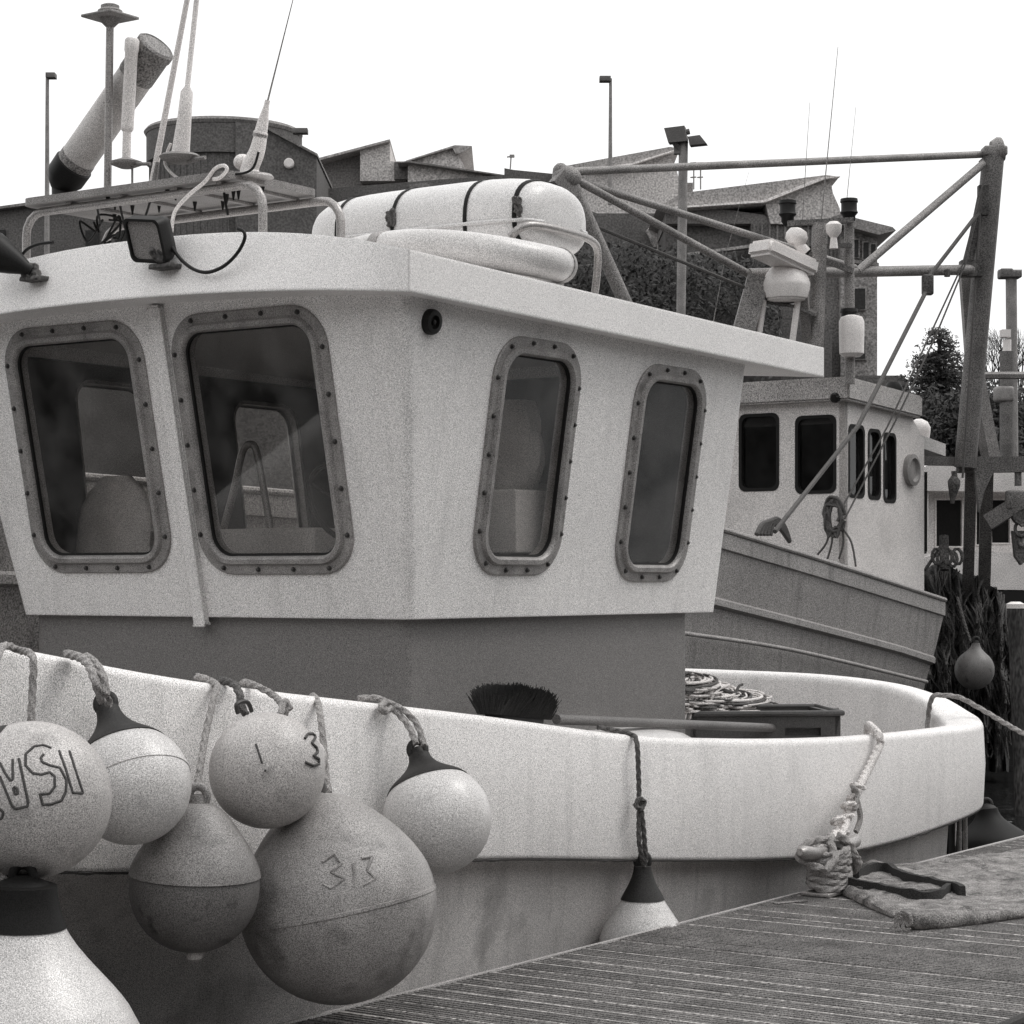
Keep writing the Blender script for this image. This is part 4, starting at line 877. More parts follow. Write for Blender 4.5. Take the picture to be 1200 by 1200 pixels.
# roof with trim
zr = ztop+2.0
bm = BM(); c_ = [L(UC-.12, VC+.1, 0), L(sx1*.86+UC, VC+.1, 0), L(sx1*.86+UC, VC-3.2, 0), L(UC-.12, VC-3.2, 0)]
prism(bm, [p_+UP*(zr-.0+(.0)) for p_ in c_], UP*.22)
bmesh.ops.bevel(bm, geom=bm.edges[:], offset=.02, segments=2, affect='EDGES')
for v in bm.verts: v.co.z -= .045*max(0, (v.co-L(UC, VC, 0)).dot(A2))
rf = obj('cabin_roof', bm, 'cabin_trim', tw)
lo = PU(992, 458, UC-.13); bm = BM(); s_, t_ = 0, 0; c = PU(978, 466, UC-.13); lathe(bm, [(.05, -.03), (.05, .0), (.03, .02)], c, -A2, 14); obj('roof_lamp', bm, 'dark_glass', rf)
bm = BM(); c = L(UC+1.3, VC-.25, 0); c.z = PV(1047, 455, VC-.25).z; c = PV(1047, 455, VC-.3); lathe(bm, [(.09, -.14), (.1, 0), (.06, .06)], c, UP, 16); obj('roof_lamp', bm, 'black_plastic', rf)
bm = BM(); c = P(1077, 503, 23.5); lathe(bm, [(.12, -.02), (.12, .02), (.09, .08), (.03, .11)], c, UP, 20); lathe(bm, [(.10, -.16), (.12, -.02)], c, UP, 20); obj('dome_light', bm, 'white_plastic', rf)
bm = BM(); beam(bm, P(1058, 516, 22.6), P(1092, 528, 23.6), .3, .13); obj('aft_visor', bm, 'cabin_trim', tw)
bm = BM(); c = CS.at(*CS.inv(1066, 551), .03); lathe(bm, [(.16, -.03), (.16, .02), (.12, .03), (.1, .0), (.03, .0)], c, CS.n, 24); obj('round_light', bm, 'plate_under', cbn)
# coil hung on the cabin corner
bm = BM(); rb_ = random.Random(2); c = PU(979, 606, UC-.15)
for i in range(10):
    pts = [c+B2*(.075*math.cos(a)+rb_.uniform(-.035, .035))+UP*(.15*math.sin(a)+rb_.uniform(-.05, .05))-A2*rb_.uniform(0, .06) for a in [2*PI*k/10 for k in range(11)]]
    sweep(bm, smooth(pts, 3), .014, 6)
for x0, x1, y1 in ((972, 958, 650), (974, 968, 660), (984, 1003, 664), (986, 983, 655)): sweep(bm, smooth([PU(x0, 615, UC-.16), PU((x0+x1)/2+4, 635, UC-.16), PU(x1, y1, UC-.16)], 5), .010, 6)
tag(obj('rope_coil', bm, 'rope_dark'), 'dark rope coil hung on the corner of the white cabin behind', 'rope')
bm = BM(); c = PV(905, 627, VB)
for k in range(5): sweep(bm, smooth([c+A2*(-.28+.06*k), c+A2*(-.15+.05*k)+UP*(.10+.01*k), c+A2*(.1+.03*k)+UP*.08, c+A2*(.32)-UP*.05], 5), .022, 8)
tag(obj('rope_coil', bm, 'rope_dark'), 'short turns of dark rope lying on the dark boat gunwale', 'rope')
# gantry
def gt(bm, a, b_, r_): sweep(bm, [a, b_], r_, 12)
G1 = P(660, 207, 19.6); T1 = P(1164, 182, 22.6); H0 = P(877, 321, 20.6); H1 = P(1143, 316, 22.4); DJ = P(1005, 318, 21.4)
for nm, a, b_, r_ in (('gantry_tube', P(672, 201, 19.6), P(1150, 181, 22.6), .036), ('gantry_tube', G1, P(1002, 314, 21.4), .034), ('gantry_tube', P(672, 209, 19.6), H0, .036), ('gantry_tube', DJ, P(1152, 192, 22.5), .04),
                      ('gantry_tube', H0, H1, .052), ('gantry_leg', P(668, 212, 19.6), P(742, 375, 19.9), .065)):
    bm = BM(); gt(bm, a, b_, r_); obj(nm, bm, 'gantry_steel', tw)
bm = BM(); ball(bm, G1+Vector((.03, 0, -.01)), .11, 16, (1.2, 1, 1)); ball(bm, P(657, 200, 19.6), .07, 12); beam(bm, P(652, 206, 19.5), P(672, 232, 19.6), .1, .16); obj('gantry_joint', bm, 'gantry_steel', tw)
bm = BM(); gt(bm, T1, P(1131, 548, 22.6), .112); obj('mast_post', bm, 'mast_dark', tw)
bm = BM(); box(bm, P(1165, 178, 22.6), (.24, .2, .10), bev=.02); lathe(bm, [(.1, -.05), (.13, .02), (.12, .06)], P(1168, 176, 22.6), Vector((1, 0, .2)), 14); prism(bm, [P(1150, 186, 22.55), P(1172, 186, 22.55), P(1170, 215, 22.55), P(1157, 205, 22.55)], Vector((0, .14, 0))); obj('mast_head', bm, 'gantry_steel', tw)
bm = BM(); beam(bm, P(1132, 320, 22.8), P(1140, 430, 22.8), .13, .13); beam(bm, P(1140, 428, 22.8), P(1162, 540, 22.9), .14, .14); obj('mast_strut', bm, 'gantry_steel', tw)
bm = BM(); gt(bm, P(1152, 225, 22.4), P(1135, 308, 22.4), .05); box(bm, P(1152, 235, 22.4), (.1, .1, .3)); box(bm, P(1138, 315, 22.4), (.22, .15, .16)); obj('mast_hydraulic', bm, 'rust_steel', tw)
bm = BM(); beam(bm, P(1122, 545, 22.7), P(1212, 544, 22.7), .15, .16); beam(bm, P(1080, 540, 22.7), P(1130, 541, 22.7), .09, .09); box(bm, P(1193, 555, 22.7), (.05, .1, .25)); obj('gallows_beam', bm, 'mast_dark', tw)
for x0, x1, nm in ((1138, 1133, 'gallows_post'), (1157, 1152, 'gallows_post')):
    bm = BM(); w2 = .115 if x0 == 1138 else .125; beam(bm, P(x0, 545, 22.7), P(x1, 735, 23.7), w2, w2); obj(nm, bm, 'mast_dark', tw)
bm = BM(); beam(bm, P(1158, 612, 22.5), P(1196, 588, 22.4), .16, .16); box(bm, P(1190, 586, 22.4), (.2, .12, .2), bev=.03); prism(bm, [P(1142, 552, 22.55), P(1165, 552, 22.55), P(1154, 575, 22.55), P(1148, 600, 22.55)], Vector((0, .1, 0))); obj('davit', bm, 'mast_dark', tw)
bm = BM()
for i in range(4): sweep(bm, [P(1196, 596+i*12, 22.4)+Vector((math.cos(a)*(.02 if i % 2 else .055), math.sin(a)*(.055 if i % 2 else .02), 0))+UP*math.sin(a)*.07*(1) for a in [2*PI*k/12 for k in range(12)]], .018, 6, closed=True)
ch = obj('chain', bm, 'rust_steel', tw)
bm = BM(); prism(bm, [P(1187, 622, 22.4), P(1206, 622, 22.4), P(1210, 650, 22.4), P(1197, 662, 22.4), P(1190, 652, 22.4)], Vector((0, .1, 0))); lathe(bm, [(.09, -.06), (.1, 0), (.09, .06)], P(1196, 604, 22.4), Vector((0, 1, 0)), 14); obj('block', bm, 'rust_steel', ch)
bm = BM(); sweep(bm, [P(1118, 552, 22.5), P(1119, 562, 22.5)], .03, 8); lathe(bm, [(.02, -.14), (.06, -.04), (.065, .02), (.03, .07)], P(1118, 566, 22.5), UP, 12); sweep(bm, [P(1117, 572, 22.5), P(1116, 590, 22.5)], lambda s, a, t2: .05-.03*t2, 8)
obj('pulley', bm, 'rust_steel', tw)
def wire(pts, r_, m_='rope_dark', nm='rigging_wire'):
    bm = BM(); sweep(bm, pts, r_, 6); return obj(nm, bm, m_, tw)
wire([P(690, 262, 19.8), P(900, 348, 20.6)], .016); wire([P(1146, 250, 22.3), P(1088, 325, 21.8)], .022); wire([P(1086, 340, 21.8), P(1005, 500, 20.2), P(908, 623, 18.6)], .022)
wire([P(1154, 208, 22.3), P(1128, 310, 22.2), P(1084, 405, 21.8), P(1040, 500, 21.4), P(985, 598, 20.9)], .009); wire([P(1150, 230, 22.3), P(1131, 310, 22.2), P(1096, 395, 21.8), P(1050, 492, 21.5), P(990, 608, 20.9)], .009)
wire([P(1128, 560, 22.4), P(1150, 225, 22.35)], .012); wire([P(1138, 440, 23.2), P(1215, 440, 23.2)], .04, 'gantry_steel', 'cross_bar')
bm = BM(); box(bm, P(1087, 334, 21.8), (.11, .1, .2), bev=.02); obj('rigging_block', bm, 'rust_steel', tw)
bm = BM(); lathe(bm, [(.03, -.02), (.03, .05)], P(1110, 322, 22), UP, 8); obj('rigging_block', bm, 'rust_steel', tw)
# radar mast
MD = 20.5
bm = BM(); beam(bm, P(889, 324, MD), P(868, 400, MD), .14, .2); obj('mast_leg', bm, 'gantry_steel', tw)
bm = BM(); beam(bm, P(942, 345, MD), P(948, 425, MD+.3), .08, .08); obj('mast_leg', bm, 'gantry_steel', tw)
bm = BM(); sweep(bm, [P(895, 352, MD), P(888, 402, MD)], .03, 10); obj('radar_leg', bm, 'white_plastic', tw)
bm = BM(); sweep(bm, [P(935, 352, MD), P(927, 412, MD)], .03, 10); obj('radar_leg', bm, 'white_plastic', tw)
bm = BM(); prism(bm, [P(885, 350, MD), P(900, 343, MD+.4), P(966, 362, MD+.4), P(955, 367, MD), P(934, 358, MD)], UP*-.03); obj('radar_shelf', bm, 'mast_dark', tw)
rc_ = P(921, 330, MD); bm = BM(); prof = [(.14, -.19), (.20, -.17), (.235, -.06), (.23, 0), (.18, .10), (.12, .15), (.11, .2)]
lathe(bm, prof, rc_, UP, 8, Vector((1, .4, 0))); bmesh.ops.bevel(bm, geom=bm.edges[:], offset=.015, segments=2, affect='EDGES')
rd = obj('radar_pedestal', bm, 'white_plastic', tw)
bm = BM(); beam(bm, P(889, 289, MD-.35), P(947, 316, MD+.1), .30, .15); bmesh.ops.bevel(bm, geom=bm.edges[:], offset=.035, segments=3, affect='EDGES'); obj('radar_scanner', bm, 'white_plastic', rd)
def navl(px, py, nm='navigation_light'):
    bm = BM(); c = P(px, py, MD+.3); lathe(bm, [(.03, -.16), (.06, -.12), (.06, -.08), (.085, -.05), (.075, -.03), (.075, .04), (.085, .05), (.08, .08), (.02, .09)], c, UP, 16); obj(nm, bm, 'black_plastic', tw)
navl(923, 245); navl(995, 243); navl(946, 300); navl(995, 372)
bm = BM(); sweep(bm, [P(995, 258, MD+.3), P(996, 450, MD+.3)], .05, 10); obj('light_pole', bm, 'gantry_steel', tw)
bm = BM(); sweep(bm, [P(961, 262, MD+.2), P(955, 425, MD+.2)], .075, 12); obj('radar_mast', bm, 'gantry_steel', tw)
bm = BM(); beam(bm, P(923, 262, MD+.2), P(1000, 258, MD+.2), .05, .05); beam(bm, P(960, 288, MD+.2), P(998, 288, MD+.2), .04, .04); beam(bm, P(948, 298, MD+.2), P(1000, 318, MD+.2), .05, .05); obj('mast_yard', bm, 'mast_dark', tw)
bm = BM(); c = P(934, 276, MD); lathe(bm, [(.06, -.09), (.10, -.05), (.105, .0), (.08, .05), (.03, .07)], c, UP+Vector((.3, 0, 0)), 18); sweep(bm, [c-UP*.06, P(945, 296, MD)], .05, 10); obj('satellite_dome', bm, 'white_plastic', tw)
bm = BM(); c = P(977, 266, MD); lathe(bm, [(.04, -.2), (.03, -.1), (.07, -.05), (.075, .02), (.04, .05)], c, UP, 18); obj('mast_antenna', bm, 'white_plastic', tw)
bm = BM(); c = P(998, 393, MD+.2); lathe(bm, [(.08, -.2), (.115, -.17), (.118, .0), (.118, .13), (.10, .17), (.04, .19)], c, UP, 22); obj('white_tank', bm, 'white_plastic', tw)
for a, b_, r_ in (((940, 262), (949, 120), .0045), ((962, 262), (982, 55), .0065), ((990, 258), (1003, 125), .004), ((832, 400), (850, 300), .006), ((850, 300), (878, 200), .003)):
    bm = BM(); sweep(bm, [P(*a, MD+.3), P(*b_, MD+.3)], lambda s, q, t2: r_*(1-.6*t2), 6); obj('aerial_whip', bm, 'gantry_steel', tw)
# ================================================================== NET, PILING, BALL
nt_ = thing('fishing_net', P(1115, 800, 21.6), 'dark fishing net hanging in folds over the stern of the rafted boat', 'net')
bm = BM(); rows = []; NS = 44
top_ = [(1062, 690), (1080, 668), (1105, 660), (1130, 672), (1150, 680), (1168, 690), (1180, 712)]
for j in range(26):
    rw = []
    for i in range(NS+1):
        s = i/NS; k = s*6; a = min(5, int(k)); f = k-a; tx = top_[a][0]*(1-f)+top_[a+1][0]*f; ty = top_[a][1]*(1-f)+top_[a+1][1]*f
        bx = 1098+84*s; by = 905; t2 = j/25; x = tx*(1-t2)**1.3+bx*(1-(1-t2)**1.3) if t2 > 0 else tx; y = ty*(1-t2)+by*t2
        d_ = 23.5-.55*math.sin(PI*min(1, t2*1.6)*.5)+.09*math.sin(s*27+5*noise.noise(Vector((s*4, t2*3, 0))))+.3*noise.noise(Vector((s*14, t2*6, 3)))
        rw.append(P(x+4*noise.noise(Vector((s*6, t2*6, 1))), y+5*noise.noise(Vector((s*9, t2*9, 5))), d_))
    rows.append(rw)
rows.insert(0, [p_+Vector((0, .7, -.15)) for p_ in rows[0]])
vr = grid(bm, rows); rows_b = [[v.co+Vector((0, .9, 0)) for v in vr[-1]]]; grid(bm, [[v.co.copy() for v in vr[-1]], rows_b[0]])
obj('net_body', bm, 'net', nt_, ang=80)
bm = BM(); rb_ = random.Random(8)
for i in range(420):
    s = rb_.random(); k0 = rb_.randint(1, 12); k1 = min(26, k0+rb_.randint(5, 15)); ii = int(s*NS); pts = []
    for k in range(k0, k1, 2): ii = max(0, min(NS, ii+rb_.choice((-3, -1, 0, 1, 3)))); pts.append(rows[k][ii]-Vector((0, rb_.uniform(.02, .14), 0)))
    if len(pts) > 1: sweep(bm, smooth(pts, 3), rb_.uniform(.005, .014), 5)
obj('net_strands', bm, 'net_strand', nt_)
bm = BM()
for i in range(5):
    c = P(1098+i*6, 652+3*(i % 2), 22.9); sweep(bm, [c+Vector((math.cos(a)*.05, math.sin(a)*.03, math.sin(a)*.08)) for a in [2*PI*k/10 for k in range(10)]], .018, 6, closed=True)
sweep(bm, smooth([P(1084, 668, 22.9), P(1096, 650, 23), P(1108, 632, 23)], 4), .018, 6); sweep(bm, [P(1106, 628, 23), P(1107, 668, 22.9)], .05, 8); obj('net_shackles', bm, 'rust_steel', nt_)
cN = P(1142, 785, 22.2)
fender('net_float', 'grey round float hanging in front of the dark net', cN, .198, UP+Vector((.05, 0, 0)), 'grey_vinyl', apex=1.35, neck=.2, phi=45, ropes=[[P(1138, 753, 22.2), P(1132, 735, 22.3), P(1122, 700, 22.5)]], group=None, ropem='rope_dark')
pl_ = thing('mooring_pile', P(1195, 900, 19.8), 'tall weathered timber pile at the right frame edge', 'pile')
bm = BM(); tube(bm, [P(1200, 1000, 19.8), P(1196, 860, 19.8), P(1190, 712, 19.9)], .075, 10, 3); obj('pile_shaft', bm, 'piling', pl_)
bm = BM(); lathe(bm, [(.08, 0), (.082, .04), (.04, .06)], P(1190, 713, 19.9), UP, 12); obj('pile_cap', bm, 'white_plastic', pl_)
# timber jetty in the dark behind the net
jt = thing('timber_jetty', P(1150, 950, 23), 'dark stained timber jetty face behind the net and float', 'jetty')
bm = BM(); rb_ = random.Random(3)
for i in range(12):
    x = 1085+i*14; beam(bm, P(x, 1010, 24.6), P(x+rb_.uniform(-2, 2), 780, 24.6), .11, .10)
for y in (850, 905): beam(bm, P(1080, y, 24.5), P(1290, y, 24.5), .08, .14)
obj('jetty_timbers', bm, 'jetty_dark', jt)
bm = BM(); box(bm, P(1185, 870, 25.2), (2.2, .8, 3.0)); obj('jetty_core', bm, 'dock_frame', jt)
# ================================================================== WHITE BOAT AT THE RIGHT
D3 = 31
rbt = thing('cabin_cruiser', P(1150, 700, D3), 'small white cabin boat behind the net at the right edge', 'boat')
W3F = Frame(P(1080, 690, D3), Vector((1, .12, 0)), UP)
def px3(x, y): return W3F.inv(x, y)
bm = BM(); a, b_ = px3(1088, 645), px3(1240, 572)
hl3 = [[px3(1097, 640), px3(1127, 640), px3(1127, 586), px3(1097, 586)], [px3(1144, 638), px3(1156, 638), px3(1156, 586), px3(1144, 586)], [px3(1162, 636), px3(1183, 636), px3(1183, 586), px3(1162, 586)]]
plate(bm, W3F, [(a[0], a[1]-.6), (b_[0], a[1]-.6), (b_[0], b_[1]), (a[0], b_[1])], hl3, .08)
c3 = obj('cabin', bm, 'far_white', rbt)
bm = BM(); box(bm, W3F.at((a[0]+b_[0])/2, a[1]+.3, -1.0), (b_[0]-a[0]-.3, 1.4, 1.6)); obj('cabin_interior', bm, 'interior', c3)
for h_ in hl3:
    bm = BM(); bm.faces.new([bm.verts.new(W3F.at(x, y, -.04)) for x, y in h_]); wn = obj('window', bm, 'dark_glass', c3, flat=True)
    bm = BM(); ctr = (sum(q[0] for q in h_)/4, sum(q[1] for q in h_)/4); q2 = [(ctr[0]+(x-ctr[0])*1.12, ctr[1]+(y-ctr[1])*1.07) for x, y in h_]; plate(bm, Frame(W3F.at(0, 0, .02), W3F.ex, UP), q2, [h_], .03); obj('window_frame', bm, 'far_white', wn)
bm = BM(); q = [P(1082, 575, D3-.3), P(1082, 548, D3-.3), P(1100, 538, D3-.3), P(1250, 540, D3-.3), P(1250, 577, D3-.3)]; prism(bm, q, Vector((0, 2.4, 0))); obj('cabin_roof', bm, 'far_white', rbt)
bm = BM(); prism(bm, [P(1078, 690, D3-.6), P(1078, 655, D3-.6), P(1110, 645, D3-.6), P(1250, 650, D3-.6), P(1250, 692, D3-.6)], Vector((0, 2.6, 0))); obj('coaming', bm, 'far_white', rbt)
bm = BM(); prism(bm, [P(1078, 720, D3-.7), P(1078, 692, D3-.7), P(1250, 693, D3-.7), P(1250, 720, D3-.7)], Vector((0, 2.6, 0))); obj('rubbing_band', bm, 'black_plastic', rbt)
bm = BM(); prism(bm, [P(1090, 860, D3-.6), P(1078, 719, D3-.65), P(1250, 719, D3-.65), P(1250, 860, D3-.6)], Vector((0, 2.5, 0))); obj('hull', bm, 'dark_hull', rbt)
bm = BM(); box(bm, P(1080, 600, D3-.2), (.12, .2, 1.1)); obj('door_edge', bm, 'dark_glass', rbt)
# ================================================================== LAMPS AND POLES
def lamppost(px, ytop, ybot, d, r_, side, label, arm=10):
    t0 = thing('lamp_post', P(px, ybot, d), label, 'lamp post', None)
    bm = BM(); sweep(bm, [P(px, ybot, d), P(px+.5, ytop, d)], lambda s, a, t2: r_*(1-.35*t2), 10); obj('pole', bm, 'gantry_steel', t0)
    bm = BM(); box(bm, P(px+side*arm/2, ytop+1, d), (arm*d/F*1.1, .3*d/60, 6*d/F), bev=.5*d/F); obj('lamp_head', bm, 'mast_dark', t0)
    return t0
lamppost(55, 88, 300, 75, .09, 1, 'tall thin lamp post against the sky at the far left', 10)
lamppost(715, 92, 240, 75, .08, -1, 'tall thin lamp post rising behind the light gabled roof', 12)
lamppost(352, 153, 172, 84, .07, 0, 'short T shaped roof lamp above the dark wing', 16)
fl = thing('floodlight_post', P(796, 700, 45), 'floodlight pole with two angled dark panels left of the radar mast', 'floodlight post')
bm = BM(); sweep(bm, [P(793, 700, 45), P(801, 160, 45)], .095, 12); obj('pole', bm, 'gantry_steel', fl)
bm = BM(); prism(bm, [P(778, 150, 44.8), P(802, 147, 44.8), P(805, 165, 44.8), P(783, 167, 44.8)], Vector((.05, .25, 0))); hd = obj('floodlight_head', bm, 'mast_dark', fl)
bm = BM(); prism(bm, [P(806, 160, 44.8), P(820, 158, 44.8), P(828, 168, 44.8), P(808, 170, 44.8)], Vector((.05, .25, 0))); obj('floodlight_head', bm, 'mast_dark', fl)
bm = BM(); sweep(bm, [P(790, 166, 44.9), P(797, 178, 45)], .06, 8); sweep(bm, [P(800, 156, 45), P(808, 154, 45)], .06, 8); box(bm, P(797, 175, 45), (.25, .15, .2)); obj('bracket', bm, 'mast_dark', fl)
fl = thing('floodlight_post', P(1186, 560, 38), 'stout grey post with a pair of lamps at the right frame edge', 'floodlight post')
bm = BM(); sweep(bm, [P(1188, 700, 38), P(1185, 325, 38)], .095, 12); obj('pole', bm, 'gantry_steel', fl)
bm = BM(); box(bm, P(1178, 321, 38), (.22, .3, .16), bev=.03); obj('lamp_head', bm, 'mast_dark', fl)
bm = BM(); box(bm, P(1189, 322, 38), (.2, .3, .13), bev=.03); obj('lamp_head', bm, 'mast_dark', fl)
bm = BM(); beam(bm, P(1170, 318, 38), P(1197, 318, 38), .08, .05); obj('crossarm', bm, 'gantry_steel', fl)
sp = thing('signal_post', P(1178, 560, 36), 'darker short post with stacked lamps beside the stout grey post', 'post')
bm = BM(); sweep(bm, [P(1180, 700, 36), P(1180, 412, 36)], .12, 10); obj('pole', bm, 'mast_dark', sp)
bm = BM(); box(bm, P(1178, 391, 36), (.14, .2, .12)); sweep(bm, [P(1180, 398, 36), P(1180, 412, 36)], .07, 8); obj('top_lamp', bm, 'white_plastic', sp); bm = BM(); box(bm, P(1176, 462, 36), (.3, .3, .25), bev=.05); obj('side_lamp', bm, 'plate_under', sp)
# ================================================================== BUILDINGS
def pl(bm, pts, d, dep=10): prism(bm, [P(x, y, d) for x, y in pts], Vector((0, dep, 0)))
def ribs(bm, x0, x1, step, ya, yb, d):
    x = x0
    while x < x1:
        t2 = (x-x0)/(x1-x0); box(bm, (P(x, ya[0]*(1-t2)+ya[1]*t2, d)+P(x, yb, d))/2, (.07, .06, P(x, ya[0]*(1-t2)+ya[1]*t2, d).z-P(x, yb, d).z)); x += step
# round building
DB = 86
rbd = thing('round_building', P(250, 700, DB), 'dark clad round stair tower with a sloping wing behind the aerials', 'building')
rad_ = 92*DB/F; cen = P(262, 700, DB+rad_*.8); zt = P(200, 143, DB).z
bm = BM(); lathe(bm, [(rad_*.95, -.5), (rad_*.95, P(0, 182, DB).z-cen.z), (rad_, P(0, 181, DB).z-cen.z), (rad_, zt-cen.z), (rad_*.97, zt-cen.z+.02)], cen, UP, 64)
for k in range(64):
    a = 2*PI*k/64; p_ = cen+Vector((math.cos(a), math.sin(a), 0))*rad_*.955
    if p_.y < cen.y: box(bm, Vector((p_.x, p_.y, (1.6+P(0, 182, DB).z)/2)), (.06, .06, P(0, 182, DB).z-1.6))
obj('tower_wall', bm, 'cladding_dark', rbd)
bm = BM(); lathe(bm, [(rad_+.03, zt-cen.z-.12), (rad_+.1, zt-cen.z+.0), (rad_, zt-cen.z+.12)], cen, UP, 64); obj('roof_rim', bm, 'cladding_mid', rbd)
bm = BM(); pl(bm, [(276, 700), (276, 143), (306, 146), (371, 181), (371, 700)], DB-.6, 9); obj('wing', bm, 'cladding_dark', rbd)
bm = BM(); pl(bm, [(306, 145), (306, 147.5), (372, 183), (372, 180)], DB-.8, 9); obj('roof_edge', bm, 'cladding_mid', rbd)
bm = BM(); lathe(bm, [(.2, -.02), (.2, .15), (.15, .2)], P(339, 192, DB-.6), Vector((0, -1, 0)), 16); obj('round_light', bm, 'white_plastic', rbd)
# long low dark block at far left
lb_ = thing('low_building', P(0, 700, 78), 'low dark building edge behind the roof rack at far left', 'building')
bm = BM(); pl(bm, [(-300, 700), (-300, 262), (-40, 250), (48, 238), (175, 226), (175, 700)], 92, 10); wl = obj('wall', bm, 'cladding_dark', lb_)
bm = BM(); pl(bm, [(-300, 262), (-300, 259), (-40, 247), (48, 235), (176, 223), (176, 226), (48, 238), (-40, 250)], 91.6, 10); obj('roof_edge', bm, 'cladding_mid', lb_)
for x0 in (-60, -10, 100, 135):
    bm = BM(); pl(bm, [(x0, 290), (x0, 270), (x0+16, 269), (x0+16, 290)], 91.9, .3); obj('window', bm, 'window_far', wl)
# stepped roofs in the middle
DM = 92
mb = thing('stepped_building', P(480, 700, DM), 'long terrace with stepped pale roofs behind the liferaft canister', 'building')
bm = BM(); pl(bm, [(366, 700), (366, 190), (424, 174), (424, 214), (480, 214), (480, 700)], DM+2, 10); w_ = obj('wall', bm, 'cladding_mid', mb)
bm = BM(); pl(bm, [(422, 212), (422, 174.5), (457, 164.5), (457, 189), (476, 189), (476, 212)], DM+1.2, 10); obj('gable', bm, 'render_pale', mb)
bm = BM(); pl(bm, [(366, 187), (457, 163), (457, 165.5), (366, 190)], DM+.9, 11); obj('roof_edge', bm, 'roof_metal', mb)
bm = BM(); pl(bm, [(462, 210), (462, 190), (478, 189), (478, 210)], DM+.9, 4); obj('stair_box', bm, 'cladding_dark', mb)
bm = BM(); pl(bm, [(478, 216), (478, 189), (531, 171), (538, 182), (546, 199), (590, 205), (640, 207), (640, 216)], DM+.4, 10); obj('gable', bm, 'render_pale', mb)
bm = BM(); pl(bm, [(476, 189.5), (476, 188), (533, 170), (553, 171), (541, 179), (534, 180), (530, 173)], DM+.1, 11); obj('canopy_roof', bm, 'roof_metal', mb)
bm = BM(); pl(bm, [(466, 191), (478, 188), (592, 205), (592, 206.5), (478, 190)], DM-.1, 1); obj('roof_line', bm, 'cladding_mid', mb)
bm = BM(); pl(bm, [(372, 700), (372, 222), (470, 214), (520, 210), (591, 205), (591, 197), (602, 199), (662, 205), (662, 700)], DM-1, 3); fw = obj('front_wall', bm, 'cladding_dark', mb)
bm = BM(); pl(bm, [(480, 216), (500, 214), (514, 224), (480, 226)], DM-1.3, .4); obj('curved_panel', bm, 'cladding_mid', mb)
bm = BM(); sweep(bm, [P(598, 198, DM), P(599, 182, DM)], .03, 6); sweep(bm, [P(594, 184, DM), P(603, 183, DM)], .03, 6); box(bm, P(600, 183, DM), (.2, .1, .12)); obj('tv_aerial', bm, 'gantry_steel', mb)
# gabled building centre
DG = 90
gb = thing('gabled_building', P(740, 700, DG), 'light gabled building with a sweeping roof behind the lamp posts', 'building')
bm = BM(); pl(bm, [(655, 235), (655, 196), (730, 190), (787, 174), (786, 185), (793, 200), (797, 214), (805, 226), (900, 240), (900, 252), (700, 252)], DG, 9); g1 = obj('gable', bm, 'render_pale', gb)
bm = BM(); pl(bm, [(648, 197), (785, 172), (797, 174), (788, 178), (735, 193), (655, 199)], DG-.3, 10); obj('roof', bm, 'roof_metal', gb)
bm = BM(); pl(bm, [(700, 197.5), (740, 191), (790, 175.5), (790, 177), (741, 193), (700, 199.5)], DG-.5, .3); obj('verge_board', bm, 'roof_edge', gb)
bm = BM(); pl(bm, [(655, 700), (655, 232), (700, 250), (910, 250), (910, 700)], DG-.8, 6); fw = obj('front_wall', bm, 'cladding_dark', gb)
bm = BM(); pl(bm, [(757, 270), (765, 263), (790, 268), (822, 282), (820, 312), (800, 316), (775, 306)], DG-1.1, .5); obj('pale_panel', bm, 'render_pale', gb)
bm = BM(); ribs(bm, 826, 905, 6, (262, 256), 300, DG-.85); obj('timber_ribs', bm, 'cladding_mid', fw)
for x0 in (835, 850, 866): 
    bm = BM(); pl(bm, [(x0, 292), (x0, 268), (x0+10, 268), (x0+10, 292)], DG-1.1, .5); obj('window', bm, 'window_far', fw)
bm = BM(); pl(bm, [(802, 226), (802, 214), (812, 214), (812, 226)], DG+1, 2); obj('chimney', bm, 'cladding_mid', gb)
bm = BM()
for x_ in (813, 821):
    sweep(bm, [P(x_, 222, DG), P(x_, 190, DG)], .03, 6)
    for y_ in (191, 198, 208): sweep(bm, [P(x_-4, y_, DG), P(x_+3, y_-.5, DG)], .03, 6)
obj('tv_aerial', bm, 'gantry_steel', gb)
# tower building right
DT = 84
tb = thing('tower_building', P(960, 700, DT), 'brick corner tower with a flat overhanging roof and sweeping canopy', 'building')
bm = BM(); pl(bm, [(780, 262), (780, 247), (812, 240), (896, 252), (905, 262)], DT, 9)
obj('eaves_wall', bm, 'cladding_mid', tb)
bm = BM(); pl(bm, [(770, 243), (800, 226), (968, 205), (984, 207), (900, 234), (896, 240), (780, 248)], DT-.3, 10); obj('roof', bm, 'roof_metal', tb)
bm = BM(); pl(bm, [(775, 245), (775, 243.3), (895, 234.5), (960, 208.3), (985, 206.5), (967, 209.5), (897, 237)], DT-.6, .4); obj('verge_board', bm, 'roof_edge', tb)
bm = BM(); pl(bm, [(903, 262), (897, 238), (968, 210), (974, 214), (976, 226), (984, 244), (987, 258), (987, 265)], DT-.2, 7); obj('gable', bm, 'render_pale', tb)
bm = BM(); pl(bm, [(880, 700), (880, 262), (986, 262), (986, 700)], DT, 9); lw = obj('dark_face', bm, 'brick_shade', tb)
bm = BM(); ribs(bm, 884, 984, 9, (263, 263), 305, DT-.05); obj('timber_ribs', bm, 'cladding_mid', tb)
